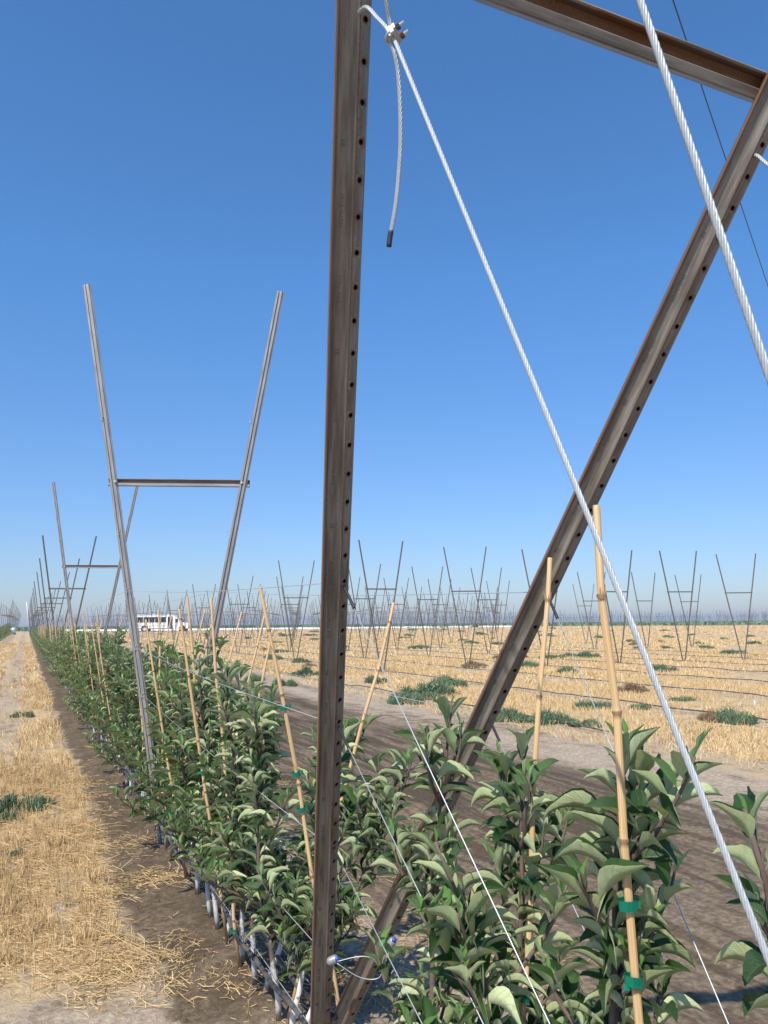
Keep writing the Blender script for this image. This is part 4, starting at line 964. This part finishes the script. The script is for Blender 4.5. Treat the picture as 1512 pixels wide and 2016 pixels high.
# crop growing beyond the service road
N = 9000; D_ = RNG.uniform(166, 420, N)**1.0; s_ = RNG.uniform(-.56, .56, N); x = D_*sy+s_*D_*cy; y = D_*cy-s_*D_*sy
h_ = RNG.uniform(.35, .95, N); k = (s_ < .12) | (D_ > 178); x, y, h_ = x[k], y[k], h_[k]; N = len(x)
V, Q, R = straws(np.stack([x, y, rise(x, y)-.05], 1), RNG.uniform(0, 6.28, N), RNG.normal(1.3, .2, N), h_, RNG.uniform(.35, 1.1, N), RNG.uniform(0, 1, N))
tag(mesh_np('distant_crop', V, Q, M['weed'], attrs={'rnd': R}), 'low green crop band under the comb of far V frames', 'crop', kind='stuff')
# white row cover along the service road
mb = MB(); P = []
for t in np.linspace(0, 1, 60):
    px = 120+900*t; p = at_d(px, 1233, 152+18*t); P.append((p[0], p[1], float(rise(p[0], p[1]))+.02+.03*random.random()))
P = np.array(P); prof = [(-.9, 0), (-.7, .26), (-.3, .36), (.3, .35), (.7, .25), (.9, 0)]
for i in range(len(P)-1):
    d = unit(P[i+1]-P[i]); sd = unit(np.cross(d, (0, 0, 1))); 
    V = [P[i+e]+sd*u_+np.array([0, 0, v_*(1 if (i+e) % 2 else .85)]) for e in (0, 1) for u_, v_ in prof]
    mb.add(V, [[k, k+1, k+7, k+6] for k in range(5)])
tag(mb.build('row_cover', M['white_plastic']), 'long low white plastic sheet lying behind the bus along the far side of the stubble', 'row cover')

# ------------------------------------------------------------------ shuttle bus
Pb = at_d(315, 1236, 134.0); bz = float(rise(Pb[0], Pb[1])); bus = empty('shuttle_bus', (Pb[0], Pb[1], bz), -YAW)
tag(bus, 'white shuttle bus with a dark window band parked beyond the stubble field', 'bus')
M['bus_white'] = simple('bus_white_paint', (.80, .82, .84), .35, 0, .04, 2); M['bus_glass'] = simple('bus_dark_glass', (.016, .02, .026), .12, 0, .2, 1); M['tyre'] = simple('tyre_rubber', (.02, .02, .02), .8)
def prism(mb, pts, y0, y1):
    n = len(pts); V = [(x, y0, z) for x, z in pts]+[(x, y1, z) for x, z in pts]; mb.add(V, [[i, (i+1) % n, n+(i+1) % n, n+i] for i in range(n)])
    c = np.mean(np.array(pts), 0); V2 = [(c[0], y0, c[1])]+V[:n]; mb.add(V2, T=[[0, 1+(i+1) % n, 1+i] for i in range(n)]); V3 = [(c[0], y1, c[1])]+V[n:]; mb.add(V3, T=[[0, 1+i, 1+(i+1) % n] for i in range(n)])
mb = MB(); prism(mb, [(-5.1, .55), (-4.95, .50), (2.9, .50), (2.9, 2.45), (2.55, 2.9), (-4.95, 2.95), (-5.1, 2.8)], -1.15, 1.15)
mb.build('body', M['bus_white'], bus)
mb = MB(); prism(mb, [(2.6, .50), (5.0, .50), (5.15, .75), (5.1, 1.35), (3.95, 1.6), (3.35, 2.35), (2.6, 2.45)], -1.0, 1.0); mb.build('hood', M['bus_white'], bus)
mb = MB(); prism(mb, [(3.42, 2.24), (3.98, 1.62), (4.01, 1.64), (3.46, 2.28)], -.9, .9); mb.build('windscreen', M['bus_glass'], bus)
for x0 in np.arange(-4.55, 1.4, 1.0):
    mb = MB(); mb.box((x0+.46, -1.16, 2.05), (.90, .03, .92)); mb.build('window', M['bus_glass'], bus)
mb = MB(); mb.box((2.05, -1.165, 1.55), (.92, .035, 2.0)); d_ = mb.build('door', M['bus_glass'], bus)
mb = MB(); mb.box((2.05, -1.19, 1.55), (.07, .02, 2.0)); mb.box((1.6, -1.185, 1.55), (.05, .02, 2.0)); mb.box((2.5, -1.185, 1.55), (.05, .02, 2.0)); mb.build('door_frame', M['bus_white'], d_)
mb = MB(); mb.box((3.12, -1.005, 1.85), (.42, .03, .62)); mb.build('window', M['bus_glass'], bus)
mb = MB(); mb.box((3.75, -1.25, 1.75), (.12, .3, .42)); mb.build('mirror', M['black'], bus)
mb = MB(); mb.box((5.12, -.75, 1.0), (.1, .3, .2)); mb.build('headlight', M['bolt'], bus)
mb = MB(); mb.box((5.15, 0, .62), (.16, 2.0, .22)); mb.build('bumper', M['black'], bus)
mb = MB(); mb.box((-1.1, -1.155, .52), (7.6, .03, .12)); mb.box((-1.1, -1.16, 1.0), (7.6, .02, .04)); mb.build('skirt', M['black'], bus)
for x0 in (-2.35, 4.1):
    for yy in (-1.02, 1.02):
        wr_ = empty('wheel', (x0, yy, .46)); wr_.parent = bus
        mb = MB(); mb.tube([(0, -.16, 0), (0, .16, 0)], .46, 20); mb.build('tyre', M['tyre'], wr_)
        mb = MB(); s_ = -1 if yy < 0 else 1; mb.tube([(0, s_*.165, 0), (0, s_*.19, 0)], [.27, .22], 16); mb.build('rim', M['bus_white'], wr_)
    mb = MB(); mb.tube([(x0, -1.165, .50), (x0, -1.15, .50)], .60, 20); mb.build('wheel_arch', M['tyre'], bus)
# white tank and white marker pole at the end of the lane
p = at_d(23, 1236, 118.0); zt = float(rise(p[0], p[1])); tk = empty('water_tank', (p[0], p[1], zt), -YAW); tag(tk, 'small pale blue-white water tank at the far end of the stubble lane', 'water tank')
mb = MB(); mb.tube([(-.55, 0, .62), (-.5, 0, .62), (.5, 0, .62), (.55, 0, .62)], [.3, .42, .42, .3], 18); mb.build('tank_shell', simple('tank_white', (.68, .78, .82), .4), tk, smooth=True)
mb = MB(); mb.box((0, 0, .12), (1.1, .7, .24)); mb.build('cradle', simple('tank_blue', (.10, .17, .25), .6), tk)
P0 = at_d(60.5, 1222, 104.0); P1 = at_d(52, 1185, 104.0); mb = MB(); P0[2] = float(rise(P0[0], P0[1])); mb.tube([P0, P0+(P1-P0)*.5, P1], .045, 8)
tag(mb.build('marker_pole', M['white_plastic'], smooth=True), 'leaning white plastic pole at the far end of the tree row', 'pole')
# white marker flag in the stubble
p = at_z(1488, 1392); fl = empty('marker_flag', (p[0], p[1], float(ground_z(p[0], p[1])))); tag(fl, 'small white paper flag standing in the stubble near the picture edge', 'flag')
mb = MB(); mb.tube([(0, 0, 0), (0, 0, .16)], .003, 5); mb.build('stick', M['wire'], fl)
mb = MB(); mb.add([(-.035, 0, .03), (.045, .01, .02), (.015, .0, .12), (-.03, .01, .13), (-.035, .004, .03), (.045, .014, .02), (.015, .004, .12), (-.03, .014, .13)], [[0, 1, 2, 3], [4, 7, 6, 5], [0, 4, 5, 1], [1, 5, 6, 2], [2, 6, 7, 3], [3, 7, 4, 0]]); mb.build('paper', M['white_plastic'], fl)
# soil clods
V = []; Q = []; n = 0
mbc = MB()
for k in range(3200):
    x = random.uniform(.0, 4.5) if k % 3 else random.gauss(.95, .25); y = random.uniform(2.9, 10)
    if vnoise(x*3.1, y*2.3, 55) < .38: continue
    r = min(.02, .0022+random.expovariate(1/.0035)); z = float(ground_z(x, y))
    P = np.array([[0, 0, -1], [1, 0, 0], [0, 1, 0], [-1, 0, 0], [0, -1, 0], [0, 0, .8]])*r*RNG.uniform(.6, 1.3, (6, 3))+[x, y, z]
    mbc.add(P, T=[[0, 2, 1], [0, 3, 2], [0, 4, 3], [0, 1, 4], [5, 1, 2], [5, 2, 3], [5, 3, 4], [5, 4, 1]])
tag(mbc.build('soil_clods', M['soil']), 'small loose clods scattered on the mud and sand', 'soil', kind='stuff')

# ------------------------------------------------------------------ haze
t = NT('haze'); t.n.remove(t.b); pv = t.new('ShaderNodeVolumePrincipled'); pv.inputs['Color'].default_value = (.84, .89, 1, 1); pv.inputs['Density'].default_value = .0005; pv.inputs['Anisotropy'].default_value = .2
t.link(pv.outputs[0], t.out.inputs['Volume'])
mb = MB(); mb.box((0, 0, 4.6), (4400, 4400, 12.8)); o = mb.build('haze', t.m); tag(o, kind='stuff')
